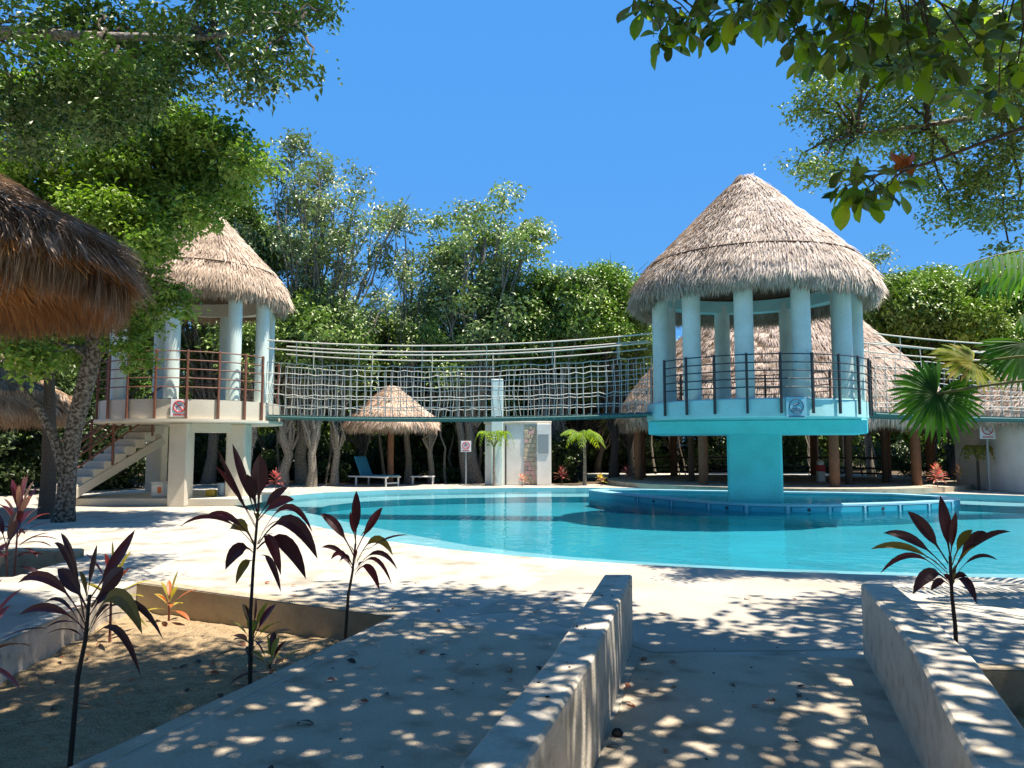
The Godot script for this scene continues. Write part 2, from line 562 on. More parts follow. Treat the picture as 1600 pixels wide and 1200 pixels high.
func make_materials() -> void:
	var W := Color.WHITE
	var g := func(k: float) -> Color: return lin(k, k, k)
	var fine := noise_tex(0.09, 4, [0.0, 0.45, 1.0], [g.call(0.78), g.call(0.92), W], 512, 3)
	var blot := noise_tex(0.012, 5, [0.2, 0.5, 0.8], [lin(0.82, 0.81, 0.78), lin(0.92, 0.92, 0.91), W], 512, 4)
	var stain := noise_tex(0.014, 6, [0.12, 0.3, 0.42, 0.6, 0.85], [lin(0.6, 0.57, 0.52), lin(0.8, 0.78, 0.74), lin(0.91, 0.9, 0.88), lin(0.96, 0.96, 0.95), W], 1024, 17)
	var paint := noise_tex(0.008, 5, [0.25, 0.5, 0.75], [lin(0.88, 0.88, 0.87), lin(0.95, 0.95, 0.95), W], 512, 14)
	var blot2 := noise_tex(0.02, 5, [0.15, 0.4, 0.7], [lin(0.7, 0.68, 0.64), lin(0.9, 0.89, 0.88), W], 512, 9)
	var grain := noise_tex(0.22, 3, [], [], 512, 5)
	var lumps := noise_tex(0.035, 5, [], [], 512, 6)
	M.deck = tri_mat("limestone concrete", lin(0.48, 0.45, 0.385), fine, 0.9, 0.85, grain, 0.35, stain, 0.11)
	M.ramp = tri_mat("grey concrete", lin(0.51, 0.435, 0.33), fine, 0.9, 0.85, grain, 0.4, stain, 0.17)
	M.slab = tri_mat("warm concrete", lin(0.45, 0.41, 0.345), fine, 1.1, 0.85, grain, 0.35, blot, 0.13)
	M.wall = tri_mat("painted render", lin(0.64, 0.585, 0.49), fine, 0.6, 0.75, grain, 0.3, stain, 0.45)
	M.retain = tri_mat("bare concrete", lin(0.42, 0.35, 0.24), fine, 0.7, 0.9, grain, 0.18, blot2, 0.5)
	M.sand = tri_mat("sand", lin(0.42, 0.315, 0.185), noise_tex(0.15, 5, [0.1, 0.4, 0.6, 1.0], [lin(0.35, 0.3, 0.25), lin(0.75, 0.72, 0.68), lin(0.95, 0.95, 0.93), W], 512, 11), 0.8, 1.0, lumps, 3.0, blot2, 0.6)
	M.soil = tri_mat("forest soil", lin(0.16, 0.125, 0.085), noise_tex(0.08, 5, [0.1, 0.5, 0.9], [lin(0.3, 0.25, 0.2), lin(0.75, 0.7, 0.6), W], 512, 12), 0.4, 1.0, lumps, 4.0, blot2, 0.05)
	M.clearing = tri_mat("pale gravel", lin(0.58, 0.54, 0.46), fine, 0.5, 1.0, lumps, 2.0, blot, 0.1)
	M.pool_shelf = tri_mat("pale blue pool paint", lin(0.17, 0.45, 0.52), fine, 0.5, 0.6, null, 0, paint, 0.2)
	M.pool = tri_mat("turquoise pool paint", lin(0.002, 0.25, 0.34), fine, 0.5, 0.6, null, 0, paint, 0.15)
	M.basin = tri_mat("blue basin paint", lin(0.02, 0.36, 0.50), fine, 0.8, 0.45, null, 0, paint, 0.5)
	M.basin_rim = tri_mat("light blue rim paint", lin(0.26, 0.52, 0.64), fine, 0.8, 0.5, null, 0, paint, 0.5)
	M.aqua = tri_mat("aqua wall paint", lin(0.15, 0.80, 0.82), fine, 0.5, 0.6, grain, 0.12, paint, 0.4)
	M.pale_aqua = tri_mat("pale blue wall paint", lin(0.46, 0.82, 0.82), fine, 0.5, 0.6, grain, 0.12, paint, 0.4)
	M.cream = tri_mat("cream wall paint", lin(0.66, 0.60, 0.49), fine, 0.5, 0.7, grain, 0.12, paint, 0.3)
	M.col_blue = tri_mat("pale column paint", lin(0.72, 0.85, 0.80), fine, 0.5, 0.6, grain, 0.12, paint, 0.4)
	M.hut_white = tri_mat("white hut render", lin(0.80, 0.77, 0.71), fine, 0.5, 0.7, grain, 0.12, paint, 0.3)
	M.stone = tri_mat("tan stone cladding", lin(0.48, 0.37, 0.25), blot2, 0.9, 0.9, lumps, 2.0, fine, 1.7)
	M.bronze = plain_mat("dark bronze metal", lin(0.035, 0.04, 0.045), 0.4)
	M.rust = tri_mat("red brown painted metal", lin(0.19, 0.075, 0.045), blot2, 1.5, 0.55)
	M.steel = plain_mat("grey steel", lin(0.4, 0.41, 0.42), 0.35); M.steel.metallic = 0.6
	M.rope = plain_mat("pale rope", lin(0.58, 0.55, 0.48), 0.9)
	M.rope_grey = plain_mat("grey net rope", lin(0.50, 0.49, 0.45), 0.9)
	M.plank = tri_mat("green painted plank", lin(0.06, 0.15, 0.14), blot2, 1.3, 0.7)
	M.wood = tri_mat("red brown timber", lin(0.27, 0.12, 0.055), noise_tex(0.03, 4, [0.1, 0.9], [g.call(0.45), W], 256, 21), 1.6, 0.75)
	M.wood.uv1_scale = Vector3(5, 0.6, 5)
	M.dark_wood = tri_mat("dark timber", lin(0.10, 0.06, 0.035), blot2, 1.0, 0.8)
	M.thatch_base = tri_mat("packed palm thatch", lin(0.20, 0.135, 0.085), fine, 2.0, 1.0, grain, 3.0)
	M.orange_base = tri_mat("fresh palm thatch", lin(0.45, 0.22, 0.075), fine, 2.5, 1.0, grain, 3.0)
	M.orange_base.uv1_scale = Vector3(6, 0.8, 6)
	M.straw = leaf_mat("palm thatch strands", 0.8, Color(0.5, 0.42, 0.3), 0.3)
	M.bark_pale = tri_mat("pale grey bark", lin(0.42, 0.385, 0.33), noise_tex(0.05, 5, [0.25, 0.5, 0.75], [lin(0.25, 0.22, 0.18), lin(0.65, 0.62, 0.56), W], 512, 31), 0.7, 0.95, grain, 2.0)
	M.bark_dark = tri_mat("mottled dark bark", lin(0.27, 0.245, 0.205), noise_tex(0.045, 5, [0.3, 0.47, 0.53, 0.72], [lin(0.13, 0.105, 0.08), lin(0.3, 0.25, 0.2), lin(0.75, 0.72, 0.66), W], 512, 32), 0.55, 0.95, grain, 3.0)
	M.bark_brown = tri_mat("brown bark", lin(0.19, 0.15, 0.115), noise_tex(0.05, 5, [0.2, 0.8], [g.call(0.35), W], 512, 33), 1.4, 0.95, grain, 2.0)
	M.leaf_gloss = leaf_mat("glossy forest leaves", 0.42, Color(0.50, 0.62, 0.24), 0.6)
	M.leaf_soft = leaf_mat("soft green leaves", 0.5, Color(0.72, 0.85, 0.22), 0.5)
	M.leaf_dark = leaf_mat("shaded canopy leaves", 0.42, Color(0.45, 0.58, 0.14), 0.5)
	M.frond = leaf_mat("palm leaflets", 0.45, Color(0.55, 0.62, 0.18), 0.5)
	var lg := func(called: String, c: Color, back: Color) -> StandardMaterial3D:
		var m := plain_mat(called, c, 0.42)
		m.backlight_enabled = true
		m.backlight = back
		return m
	M.big_leaf = [lg.call("broad green leaf", lin(0.07, 0.13, 0.02), Color(0.75, 0.9, 0.14)), lg.call("broad dark leaf", lin(0.045, 0.09, 0.018), Color(0.6, 0.75, 0.13)), lg.call("broad yellow green leaf", lin(0.14, 0.22, 0.025), Color(0.8, 0.85, 0.15))]
	M.dead_leaf = lg.call("rust brown dead leaf", lin(0.24, 0.085, 0.025), Color(0.7, 0.35, 0.12))
	M.purple = [lg.call("dark purple leaf", lin(0.030, 0.012, 0.016), Color(0.30, 0.08, 0.07)), lg.call("maroon leaf", lin(0.060, 0.016, 0.020), Color(0.42, 0.10, 0.08)), lg.call("bronze green leaf", lin(0.075, 0.060, 0.015), Color(0.6, 0.5, 0.12))]
	M.pinks = [lg.call("pink leaf", lin(0.34, 0.10, 0.10), Color(0.7, 0.25, 0.22)), lg.call("yellow green leaf", lin(0.30, 0.26, 0.05), Color(0.8, 0.75, 0.2)), lg.call("rust leaf", lin(0.34, 0.11, 0.03), Color(0.75, 0.35, 0.12)), lg.call("pale salmon leaf", lin(0.50, 0.27, 0.19), Color(0.7, 0.45, 0.3))]
	M.stem = plain_mat("dark stem", lin(0.06, 0.04, 0.03), 0.8)
	M.stem_red = plain_mat("reddish stem", lin(0.22, 0.09, 0.07), 0.8)
	M.white = plain_mat("white plastic", lin(0.72, 0.72, 0.70), 0.5)
	M.sign_white = plain_mat("white sign board", lin(0.74, 0.74, 0.76), 0.45)
	M.sign_red = plain_mat("red sign paint", lin(0.55, 0.03, 0.035), 0.5)
	M.sign_ink = plain_mat("dark blue sign print", lin(0.02, 0.06, 0.13), 0.5)
	M.sign_blue = plain_mat("blue sign board", lin(0.22, 0.50, 0.60), 0.5)
	M.orange = plain_mat("orange print", lin(0.7, 0.16, 0.03), 0.5)
	M.yellow = plain_mat("yellow plastic", lin(0.62, 0.40, 0.04), 0.5)
	M.bucket_blue = plain_mat("grey blue plastic", lin(0.22, 0.32, 0.42), 0.5)
	M.teal_cloth = plain_mat("teal fabric", lin(0.02, 0.17, 0.25), 0.85)
	M.dark_hole = plain_mat("dark fitting", lin(0.02, 0.03, 0.04), 0.6)
	M.grey_panel = plain_mat("grey panel", lin(0.24, 0.27, 0.28), 0.5)
	M.pebble = plain_mat("dark pebble", lin(0.03, 0.03, 0.028), 0.9)
	var w := StandardMaterial3D.new()
	w.resource_name = "pool water"
	w.transparency = BaseMaterial3D.TRANSPARENCY_ALPHA
	w.albedo_color = Color(0.02, 0.60, 0.66, 0.10)
	w.roughness = 0.03
	w.metallic_specular = 0.35
	w.heightmap_enabled = true
	w.heightmap_texture = noise_tex(0.012, 3, [], [], 512, 41)
	w.heightmap_scale = 0.55
	w.uv1_triplanar = true
	w.uv1_world_triplanar = true
	w.uv1_scale = Vector3.ONE * 0.35
	M.water = w
	G.leaf_a = leaf_clump(22, 0.36, 0.19, 0.092, 1)
	G.leaf_b = leaf_clump(24, 0.36, 0.17, 0.085, 2)
	G.leaf_c = leaf_clump(20, 0.40, 0.21, 0.105, 3)
	G.big_a = leaf_clump(40, 0.8, 0.26, 0.14, 9)
	G.fine_a = leaf_clump(34, 0.20, 0.085, 0.042, 4)
	G.fine_b = leaf_clump(34, 0.22, 0.095, 0.045, 5)
	G.dense_a = leaf_clump(46, 0.34, 0.16, 0.09, 6)
	G.mid_a = leaf_clump(34, 0.24, 0.105, 0.058, 14)
	G.mid_b = leaf_clump(34, 0.25, 0.12, 0.064, 15)
	G.small_a = leaf_clump(30, 0.15, 0.062, 0.032, 7)
	G.small_b = leaf_clump(30, 0.16, 0.068, 0.034, 8)
	G.tuft_far = [tuft(19, 0.021, 0.40, 0.20, 1), tuft(19, 0.019, 0.36, 0.20, 2)]
	G.tuft_near = [tuft(16, 0.009, 0.34, 0.10, 3), tuft(16, 0.008, 0.28, 0.10, 4)]

# ---------------------------------------------------------------- ground, deck, pool
func pool_outline() -> PackedVector2Array:
	return V2([[-6.35, 17.6], [-5.7, 16.64], [-4.47, 14.65], [-3.37, 13.1], [-2.55, 11.95], [-1.8, 10.95], [-0.83, 10.05], [0.0, 9.46], [0.74, 9.05], [1.43, 8.74], [2.7, 8.27], [3.93, 8.0], [5.14, 7.83], [7.5, 7.7], [10, 7.9], [13.5, 9.0], [16.5, 11.5], [17.5, 15], [16.4, 18.8], [14.6, 20.6], [13.05, 21.93], [10.55, 23.4], [7.03, 24.6], [4.5, 25.2], [2.1, 25.5], [0, 25.3], [-2.04, 24.8], [-3.95, 24.0], [-5.5, 22.7], [-6.3, 20.8], [-6.5, 19.0]])

func basin_outline() -> PackedVector2Array:
	return V2([[2.23, 22.5], [2.6, 21.2], [3.25, 19.95], [3.85, 18.63], [4.45, 17.5], [5.1, 16.85], [5.9, 16.6], [6.8, 16.62], [7.65, 16.84], [8.55, 17.12], [9.38, 17.47], [10.2, 18.0], [10.8, 18.75], [10.95, 19.7], [10.3, 20.8], [9.0, 21.4], [7.2, 21.9], [5.4, 22.4], [3.8, 23.0], [2.7, 23.1]])

func left_bed() -> PackedVector2Array:
	return V2([[-3.63, 7.59], [-0.92, 6.07], [-1.48, 4.26], [-1.81, 3.25], [-2.5, 1.2], [-3.1, 1.2], [-3.42, 5.26]])

func right_bed() -> PackedVector2Array:
	return V2([[2.42, 4.66], [7.5, 4.5], [7.5, 0.9], [1.05, 0.9], [1.45, 2.0], [1.92, 3.2]])

func back_bed() -> PackedVector2Array:
	return V2([[-6.6, 9.7], [-5.15, 9.2], [-5.05, 7.9], [-6.5, 7.9]])

func ground_and_pool() -> void:
	var pool := pool_outline()
	# terrain as one sheet round the paved area
	var b := MB.new()
	var X0 := -22.0
	var X1 := 24.0
	var Z0 := -27.9
	var Z1 := 8.0
	for q in [[-600, X0, -600, 600], [X1, 600, -600, 600], [X0, X1, -600, Z0], [X0, X1, Z1, 600]]:
		b.quad(Vector3(q[0], -0.02, q[2]), Vector3(q[1], -0.02, q[2]), Vector3(q[1], -0.02, q[3]), Vector3(q[0], -0.02, q[3]), Vector3.UP)
	struct("ground", b, M.soil, "dark forest floor under the trees round the paved pool deck")
	# the paving, cut round pool and planting beds
	b = MB.new()
	var cuts := [pool, left_bed(), right_bed(), back_bed()]
	var xs := [X0, -5.8, -3.0, 0.0, 5.0, X1]
	for i in xs.size() - 1:
		for zz in [[Z0, -18.0], [-18.0, -5.6], [-5.6, Z1]]:
			var todo := [PackedVector2Array([Vector2(xs[i], zz[0]), Vector2(xs[i + 1], zz[0]), Vector2(xs[i + 1], zz[1]), Vector2(xs[i], zz[1])])]
			for c in cuts:
				var next := []
				for p in todo:
					for k in Geometry2D.clip_polygons(p, c): next.append(k)
				todo = next
			for p in todo: b.sheet(p, 0.0)
	b.walls(PackedVector2Array([Vector2(X0, Z0), Vector2(X1, Z0), Vector2(X1, Z1), Vector2(X0, Z1)]), -0.2, 0.0, false)
	struct("pool_deck", b, M.deck, "pale concrete deck round the turquoise pool")
	# pool shell: shallow pale shelf round a deeper turquoise middle
	var inner: PackedVector2Array = Geometry2D.offset_polygon(pool, -1.55)[0]
	b = MB.new()
	b.walls(pool, -0.2, 0.0)
	for p in Geometry2D.clip_polygons(PackedVector2Array([Vector2(-30, -30), Vector2(5, -30), Vector2(5, 0), Vector2(-30, 0)]), inner):
		for k in Geometry2D.intersect_polygons(p, pool): b.sheet(k, -0.2)
	for p in Geometry2D.clip_polygons(PackedVector2Array([Vector2(5, -30), Vector2(40, -30), Vector2(40, 0), Vector2(5, 0)]), inner):
		for k in Geometry2D.intersect_polygons(p, pool): b.sheet(k, -0.2)
	struct("pool_shelf", b, M.pool_shelf, "shallow pale blue shelf along the pool edge")
	b = MB.new()
	b.walls(inner, -0.38, -0.2)
	b.sheet(inner, -0.38)
	struct("pool_floor", b, M.pool, "deeper turquoise floor of the pool")
	b = MB.new()
	for p in Geometry2D.clip_polygons(PackedVector2Array([Vector2(-30, -30), Vector2(6.8, -30), Vector2(6.8, 0), Vector2(-30, 0)]), basin_outline()):
		for k in Geometry2D.intersect_polygons(p, pool): b.sheet(k, -0.07)
	for p in Geometry2D.clip_polygons(PackedVector2Array([Vector2(6.8, -30), Vector2(40, -30), Vector2(40, 0), Vector2(6.8, 0)]), basin_outline()):
		for k in Geometry2D.intersect_polygons(p, pool): b.sheet(k, -0.07)
	struct("pool_water", b, M.water, "clear still water of the turquoise pool")
	# raised basin in the pool
	var t := thing("pool_basin", "raised blue basin with panelled wall in the pool under the tower", "basin")
	var bo := basin_outline()
	if Geometry2D.is_polygon_clockwise(bo): bo.reverse()
	var bi: PackedVector2Array = Geometry2D.offset_polygon(bo, -0.32)[0]
	b = MB.new()
	b.walls(bo, -0.10, 0.05, false)
	b.walls(bi, -0.5, 0.05, true)
	part("basin_wall", b, M.basin, t)
	b = MB.new()
	b.walls(bo, -0.39, -0.10, false)
	part("basin_footing", b, M.pool, t)
	b = MB.new()
	b.sheet(bi, -0.5)
	part("basin_floor", b, M.pool, t)
	b = MB.new()
	var ro: PackedVector2Array = Geometry2D.offset_polygon(bo, 0.03)[0]
	var ri: PackedVector2Array = Geometry2D.offset_polygon(bi, -0.02)[0]
	for half in [[-30.0, 6.6], [6.6, 40.0]]:
		for p in Geometry2D.clip_polygons(PackedVector2Array([Vector2(half[0], -30), Vector2(half[1], -30), Vector2(half[1], 0), Vector2(half[0], 0)]), ri):
			for k in Geometry2D.intersect_polygons(p, ro): b.sheet(k, 0.09)
	b.walls(ro, 0.05, 0.09, false)
	b.walls(ri, 0.05, 0.09, true)
	part("basin_rim", b, M.basin_rim, t)
	b = MB.new()
	b.sheet(bi, 0.02)
	part("basin_water", b, M.water, t)
	var n := bo.size()
	for i in n:
		var p := bo[i]
		var q := bo[(i + 1) % n]
		if (p.y + q.y) * 0.5 < -20.9: continue
		var e := (q - p).normalized()
		var o := Vector2(e.y, -e.x)
		var bs := Basis(Vector3(e.x, 0, e.y), Vector3.UP, Vector3(e.x, 0, e.y).cross(Vector3.UP))
		part("pilaster", one_box(Vector3(p.x, -0.03, p.y), Vector3(0.06, 0.158, 0.07), bs, 0.01), M.basin_rim, t)
		var mid := (p + q) * 0.5
		part("wall_panel", one_box(Vector3(mid.x + o.x * 0.012, -0.02, mid.y + o.y * 0.012), Vector3((q - p).length() - 0.16, 0.12, 0.03), bs, 0.008), M.basin, t)
		if i % 2 == 0:
			var c := Vector3(mid.x + o.x * 0.04, -0.02, mid.y + o.y * 0.04)
			part("pool_light", bar(c - Vector3(o.x, 0, o.y) * 0.03, c, 0.036, 14), M.dark_hole, t)

func strip(called: String, label: String, category: String, poly: Array, y0: float, y1: float, mat: Material, bev := 0.015) -> void:
	var b := MB.new()
	b.prism(V2(poly), y0, y1, bev)
	tag(part(called, b, mat, self), label, category)

func planters_and_ramp() -> void:
	var b := MB.new()
	for p in [left_bed(), right_bed(), back_bed()]:
		var q: PackedVector2Array = Geometry2D.offset_polygon(p, 0.1)[0]
		# a gently uneven bed, on a fine grid
		var lo := Vector2(99, 99)
		var hi := Vector2(-99, -99)
		for k in q:
			lo = lo.min(k); hi = hi.max(k)
		var ns := FastNoiseLite.new()
		ns.seed = 8
		ns.frequency = 0.35
		var st := 0.11
		var nx := int((hi.x - lo.x) / st) + 1
		var nz := int((hi.y - lo.y) / st) + 1
		var hgt := func(x: float, z: float) -> float: return -0.25 + 0.06 * ns.get_noise_2d(x * 2.0, z * 2.0) + 0.035 * ns.get_noise_2d(x * 9.0, z * 9.0)
		for i in nx:
			for j in nz:
				var x := lo.x + i * st
				var z := lo.y + j * st
				if not Geometry2D.is_point_in_polygon(Vector2(x + st / 2, z + st / 2), q): continue
				var c := [Vector3(x, hgt.call(x, z), z), Vector3(x + st, hgt.call(x + st, z), z), Vector3(x + st, hgt.call(x + st, z + st), z + st), Vector3(x, hgt.call(x, z + st), z + st)]
				var nn := []
				for v in c: nn.append(Vector3(hgt.call(v.x - 0.04, v.z) - hgt.call(v.x + 0.04, v.z), 0.08, hgt.call(v.x, v.z - 0.04) - hgt.call(v.x, v.z + 0.04)).normalized())
				b.quad4(c[0], c[1], c[2], c[3], nn[0], nn[1], nn[2], nn[3])
	struct("planting_bed_sand", b, M.sand, "sandy soil in the sunken planting beds")
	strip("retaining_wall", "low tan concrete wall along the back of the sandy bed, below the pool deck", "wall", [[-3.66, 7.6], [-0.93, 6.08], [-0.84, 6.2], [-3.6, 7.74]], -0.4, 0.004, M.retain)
	strip("retaining_wall", "low sunlit concrete wall at the outer side of the sandy bed", "wall", [[-3.64, 7.6], [-3.43, 5.26], [-3.1, 1.2], [-3.24, 1.2], [-3.57, 5.26], [-3.78, 7.66]], -0.4, 0.006, M.wall)
	strip("retaining_wall", "low concrete wall under the grey walkway edge beside the sandy bed", "wall", [[-0.9, 6.05], [-1.47, 4.26], [-1.8, 3.25], [-2.49, 1.2], [-2.37, 1.2], [-1.68, 3.22], [-1.36, 4.2], [-0.8, 6.0]], -0.4, 0.006, M.ramp)
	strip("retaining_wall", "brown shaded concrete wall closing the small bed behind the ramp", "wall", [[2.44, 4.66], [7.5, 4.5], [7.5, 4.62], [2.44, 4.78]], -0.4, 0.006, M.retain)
	strip("kerb_block", "short tan concrete kerb of a bed beside the shaded deck", "kerb", [[-6.5, 9.25], [-5.16, 9.18], [-5.14, 9.36], [-6.5, 9.5]], -0.3, 0.10, M.retain)
	# walkway and ramp slabs, each a little above the deck
	b = MB.new()
	b.prism(V2([[0.66, 5.22], [0.17, 3.25], [-0.14, 2.13], [-0.5, 0.9], [-2.3, 0.9], [-1.66, 3.22], [-1.34, 4.2], [-0.78, 6.0]]), -0.1, 0.004, 0.0)
	struct("walkway", b, M.ramp, "grey concrete walkway between sandy bed and ramp wall")
	b = MB.new()
	b.prism(V2([[0.82, 5.0], [0.34, 3.25], [0.03, 2.13], [-0.35, 0.9], [0.8, 0.9], [1.26, 2.13], [1.7, 3.25], [2.2, 4.86]]), -0.1, 0.008, 0.004)
	struct("ramp", b, M.ramp, "grey concrete ramp between the two low white walls")
	b = MB.new()
	b.prism(V2([[0.0, 6.25], [-0.35, 6.1], [0.78, 8.98], [1.45, 8.70], [2.7, 8.23], [3.5, 8.05], [2.45, 5.1], [0.9, 5.02]]), -0.1, 0.004, 0.003)
	struct("approach_slab", b, M.slab, "slightly warmer concrete slab from the ramp to the pool")
	# ramp walls
	strip("ramp_wall", "low white concrete wall of the ramp, beside the grey walkway", "wall", [[0.81, 5.27], [0.34, 3.25], [0.03, 2.13], [-0.35, 0.9], [-0.54, 0.9], [-0.15, 2.13], [0.16, 3.25], [0.62, 5.27]], -0.1, 0.45, M.wall, 0.012)
	strip("ramp_wall", "low white concrete wall of the ramp, beside the purple-leaved plant", "wall", [[2.2, 4.93], [1.98, 4.2], [1.67, 3.25], [1.24, 2.13], [0.76, 0.9], [1.0, 0.9], [1.45, 2.13], [1.9, 3.25], [2.2, 4.2], [2.4, 4.93]], -0.1, 0.45, M.wall, 0.012)

# ---------------------------------------------------------------- towers
func no_diving(parent: Node3D, c: Vector3, size: float, bs: Basis) -> void:
	# a white plate with a red ring, a slash and a swimmer
	part("sign_plate", one_box(c, Vector3(size, size * 1.06, 0.02), bs, 0.004), M.sign_white, parent)
	var f := c + bs.z * 0.014 + bs.y * size * 0.1
	var s := size * 0.34
	var ring := []
	var rr := []
	for i in 25:
		var a := TAU * i / 24.0
		ring.append(f + bs.x * cos(a) * s + bs.y * sin(a) * s); rr.append(size * 0.034)
	var b := MB.new()
	b.tube(ring, rr, 6, false)
	part("red_ring", b, M.sign_red, parent)
	part("red_slash", bar(f + (bs.x - bs.y) * s * 0.68, f - (bs.x - bs.y) * s * 0.68, size * 0.03, 6), M.sign_red, parent)
	b = MB.new()
	b.tube([f + bs.x * s * 0.45 + bs.y * s * 0.3, f - bs.x * s * 0.1 + bs.y * s * 0.15, f - bs.x * s * 0.5 - bs.y * s * 0.25], [size * 0.02, size * 0.035, size * 0.02], 6)
	b.tube([f - bs.x * s * 0.1 + bs.y * s * 0.5, f - bs.x * s * 0.1 + bs.y * s * 0.58], [size * 0.045, size * 0.045], 8)
	part("diver_symbol", b, M.sign_ink, parent)
	part("caption_bar", one_box(c + bs.z * 0.012 - bs.y * size * 0.41, Vector3(size * 0.7, size * 0.07, 0.006), bs, 0.001), M.sign_red, parent)

func cone_roof(t: Node3D, c: Vector3, R: float, apex: float, eave: float, count: int, meshes: Array, a: Color, b: Color, sd: int, base_mat: Material, cord := true) -> Node3D:
	# outside: straight cone to 0.87 R, then rounding over to a hanging fringe
	var kr := 0.87 * R
	var ky := eave + (apex - eave) * 0.235
	var prof := [Vector2(0.03, apex), Vector2(0.12 * R, apex - (apex - ky) * 0.115), Vector2(kr, ky), Vector2(0.955 * R, ky - (apex - eave) * 0.105), Vector2(R, ky - (apex - eave) * 0.19), Vector2(0.99 * R, eave + 0.05)]
	var inner := [Vector2(0.02, apex - 0.35), Vector2(0.8 * R, ky - 0.32), Vector2(0.90 * R, eave + 0.12), Vector2(0.985 * R, eave + 0.05)]
	var shell := part("roof", roof_shell(prof, inner), base_mat, t)
	shell.position = c
	var acc := [[], []]
	thatch(acc, prof, count, a, b, sd, 0.04)
	# the fringe, hanging from several layers of the edge
	for k in 4:
		var rr := R * (0.99 - 0.035 * k)
		thatch(acc, [Vector2(rr - 0.01, eave + 0.30 - 0.02 * k), Vector2(rr, eave + 0.02)], int(count * 0.13), a.lerp(Color(0.2, 0.11, 0.05), 0.15 * k), b.lerp(Color(0.26, 0.15, 0.07), 0.15 * k), sd + 7 + k, 0.05)
	multi("thatch", meshes[sd % meshes.size()], M.straw, acc[0], acc[1], shell, "stuff")
	if cord:
		part("binding_cord", arc_tube(Vector3.ZERO, kr + 0.05, ky + 0.075, 0, 360, 0.022, 60, 6), M.dark_wood, shell)
		part("tip_cap", arc_tube(Vector3.ZERO, 0.1, apex - 0.1, 0, 360, 0.03, 12, 6), M.thatch_base, shell)
	return shell

func railing(t: Node3D, c: Vector3, R: float, y0: float, ytop: float, degs: Array, below: float, mat: Material, bars := 5) -> void:
	for d in degs:
		var p := polar(c, R, d, 0)
		part("railing_post", one_box(Vector3(p.x, (y0 - below + ytop) * 0.5, p.z), Vector3(0.05, ytop - y0 + below, 0.05), Basis(Vector3.UP, deg_to_rad(d)), 0.006), mat, t)
	for k in bars:
		var y := ytop - 0.03 - (ytop - y0 - 0.08) * k / float(bars)
		part("railing_bar", arc_tube(c, R, y, degs[0], degs[-1], 0.014, 24, 6), mat, t)

func tower_over_pool() -> void:
	var c := Vector3(5.66, 0, -18.0)
	var t := thing("pool_tower", "round turquoise tower with thatched cone roof standing on one pillar in the pool", "pavilion", c)
	var o := Vector3.ZERO
	var facing := Basis(Vector3.UP, deg_to_rad(-17.6))
	part("pillar", one_box(Vector3(0, 0.55, 0), Vector3(1.2, 2.36, 1.15), facing, 0.05), M.aqua, t)
	var b := MB.new()
	b.lathe([Vector2(0, 1.92), Vector2(2.44, 1.92), Vector2(2.46, 1.95), Vector2(2.46, 2.29), Vector2(2.43, 2.32), Vector2(0, 2.32)], 64)
	part("platform", b, M.pale_aqua, t)
	b = MB.new()
	b.box(Vector3(0, 1.76, 0), Vector3(4.62, 0.31, 2.2), facing, 0.02)
	part("platform_beam", b, M.aqua, t)
	for d in [-82.0, -51.6, -21.3, 9.0, 39.5, 70.0, 97.0, 139.0, 182.0, -131.0]:
		part("column", column(polar(o, 2.22, d, 0), 0.195, 2.322, 5.05), M.col_blue, t)
	b = MB.new()
	b.lathe([Vector2(2.04, 4.85), Vector2(2.38, 4.85), Vector2(2.38, 5.15), Vector2(2.04, 5.15), Vector2(2.04, 4.85)], 48)
	part("ring_beam", b, M.pale_aqua, t)
	railing(t, o, 2.52, 2.32, 3.24, [-65, -50, -35, -20, -5, 10, 25, 40, 55, 67], 0.32, M.bronze)
	railing(t, o, 2.40, 2.32, 3.24, [113, 127, 141, 155, 169, 183, 197, 211, 225, 239, 247], 0.0, M.rust)
	cone_roof(t, o, 2.72, 7.8, 4.78, 4600, G.tuft_far, Color(0.71, 0.63, 0.55), Color(0.46, 0.39, 0.32), 5, M.thatch_base)
	for k in 12:
		var d := k * 30.0 + 12.0
		part("rafter", bar(polar(o, 0.1, d, 7.35), polar(o, 2.5, d, 5.0), 0.05, 7), M.dark_wood, t)
	# round emblem on the parapet
	var bs := Basis(Vector3.UP, deg_to_rad(2.0))
	var p := polar(o, 2.485, 2.0, 2.12)
	part("sign_plate", one_box(p, Vector3(0.42, 0.42, 0.02), bs, 0.004), M.sign_blue, t)
	var f := p + bs.z * 0.014 + bs.y * 0.02
	part("emblem_ring", ring_on(f, bs, 0.145, 0.009), M.sign_ink, t)
	b = MB.new()
	b.tube([f + bs.x * -0.07 + bs.y * 0.02, f + bs.x * -0.01 + bs.y * 0.035, f + bs.x * 0.06 + bs.y * 0.055], [0.008, 0.02, 0.008], 6)
	b.tube([f + bs.x * 0.05 + bs.y * 0.08, f + bs.x * 0.052 + bs.y * 0.082], [0.02, 0.02], 8)
	part("swimmer_symbol", b, M.sign_ink, t)
	b = MB.new()
	for y in [-0.05, -0.09]:
		var w := []
		var rr := []
		for i in 13:
			w.append(f + bs.x * (-0.1 + 0.2 * i / 12.0) + bs.y * (y + 0.012 * sin(i * 1.6))); rr.append(0.008)
		b.tube(w, rr, 5)
	part("wave_symbol", b, M.sign_ink, t)
	part("caption_bar", one_box(p + bs.z * 0.012 - bs.y * 0.18, Vector3(0.32, 0.022, 0.006), bs, 0.001), M.sign_ink, t)

func ring_on(f: Vector3, bs: Basis, s: float, thick: float) -> MB:
	var ring := []
	var rr := []
	for i in 33:
		var a := TAU * i / 32.0
		ring.append(f + bs.x * cos(a) * s + bs.y * sin(a) * s); rr.append(thick)
	var b := MB.new()
	b.tube(ring, rr, 6, false)
	return b

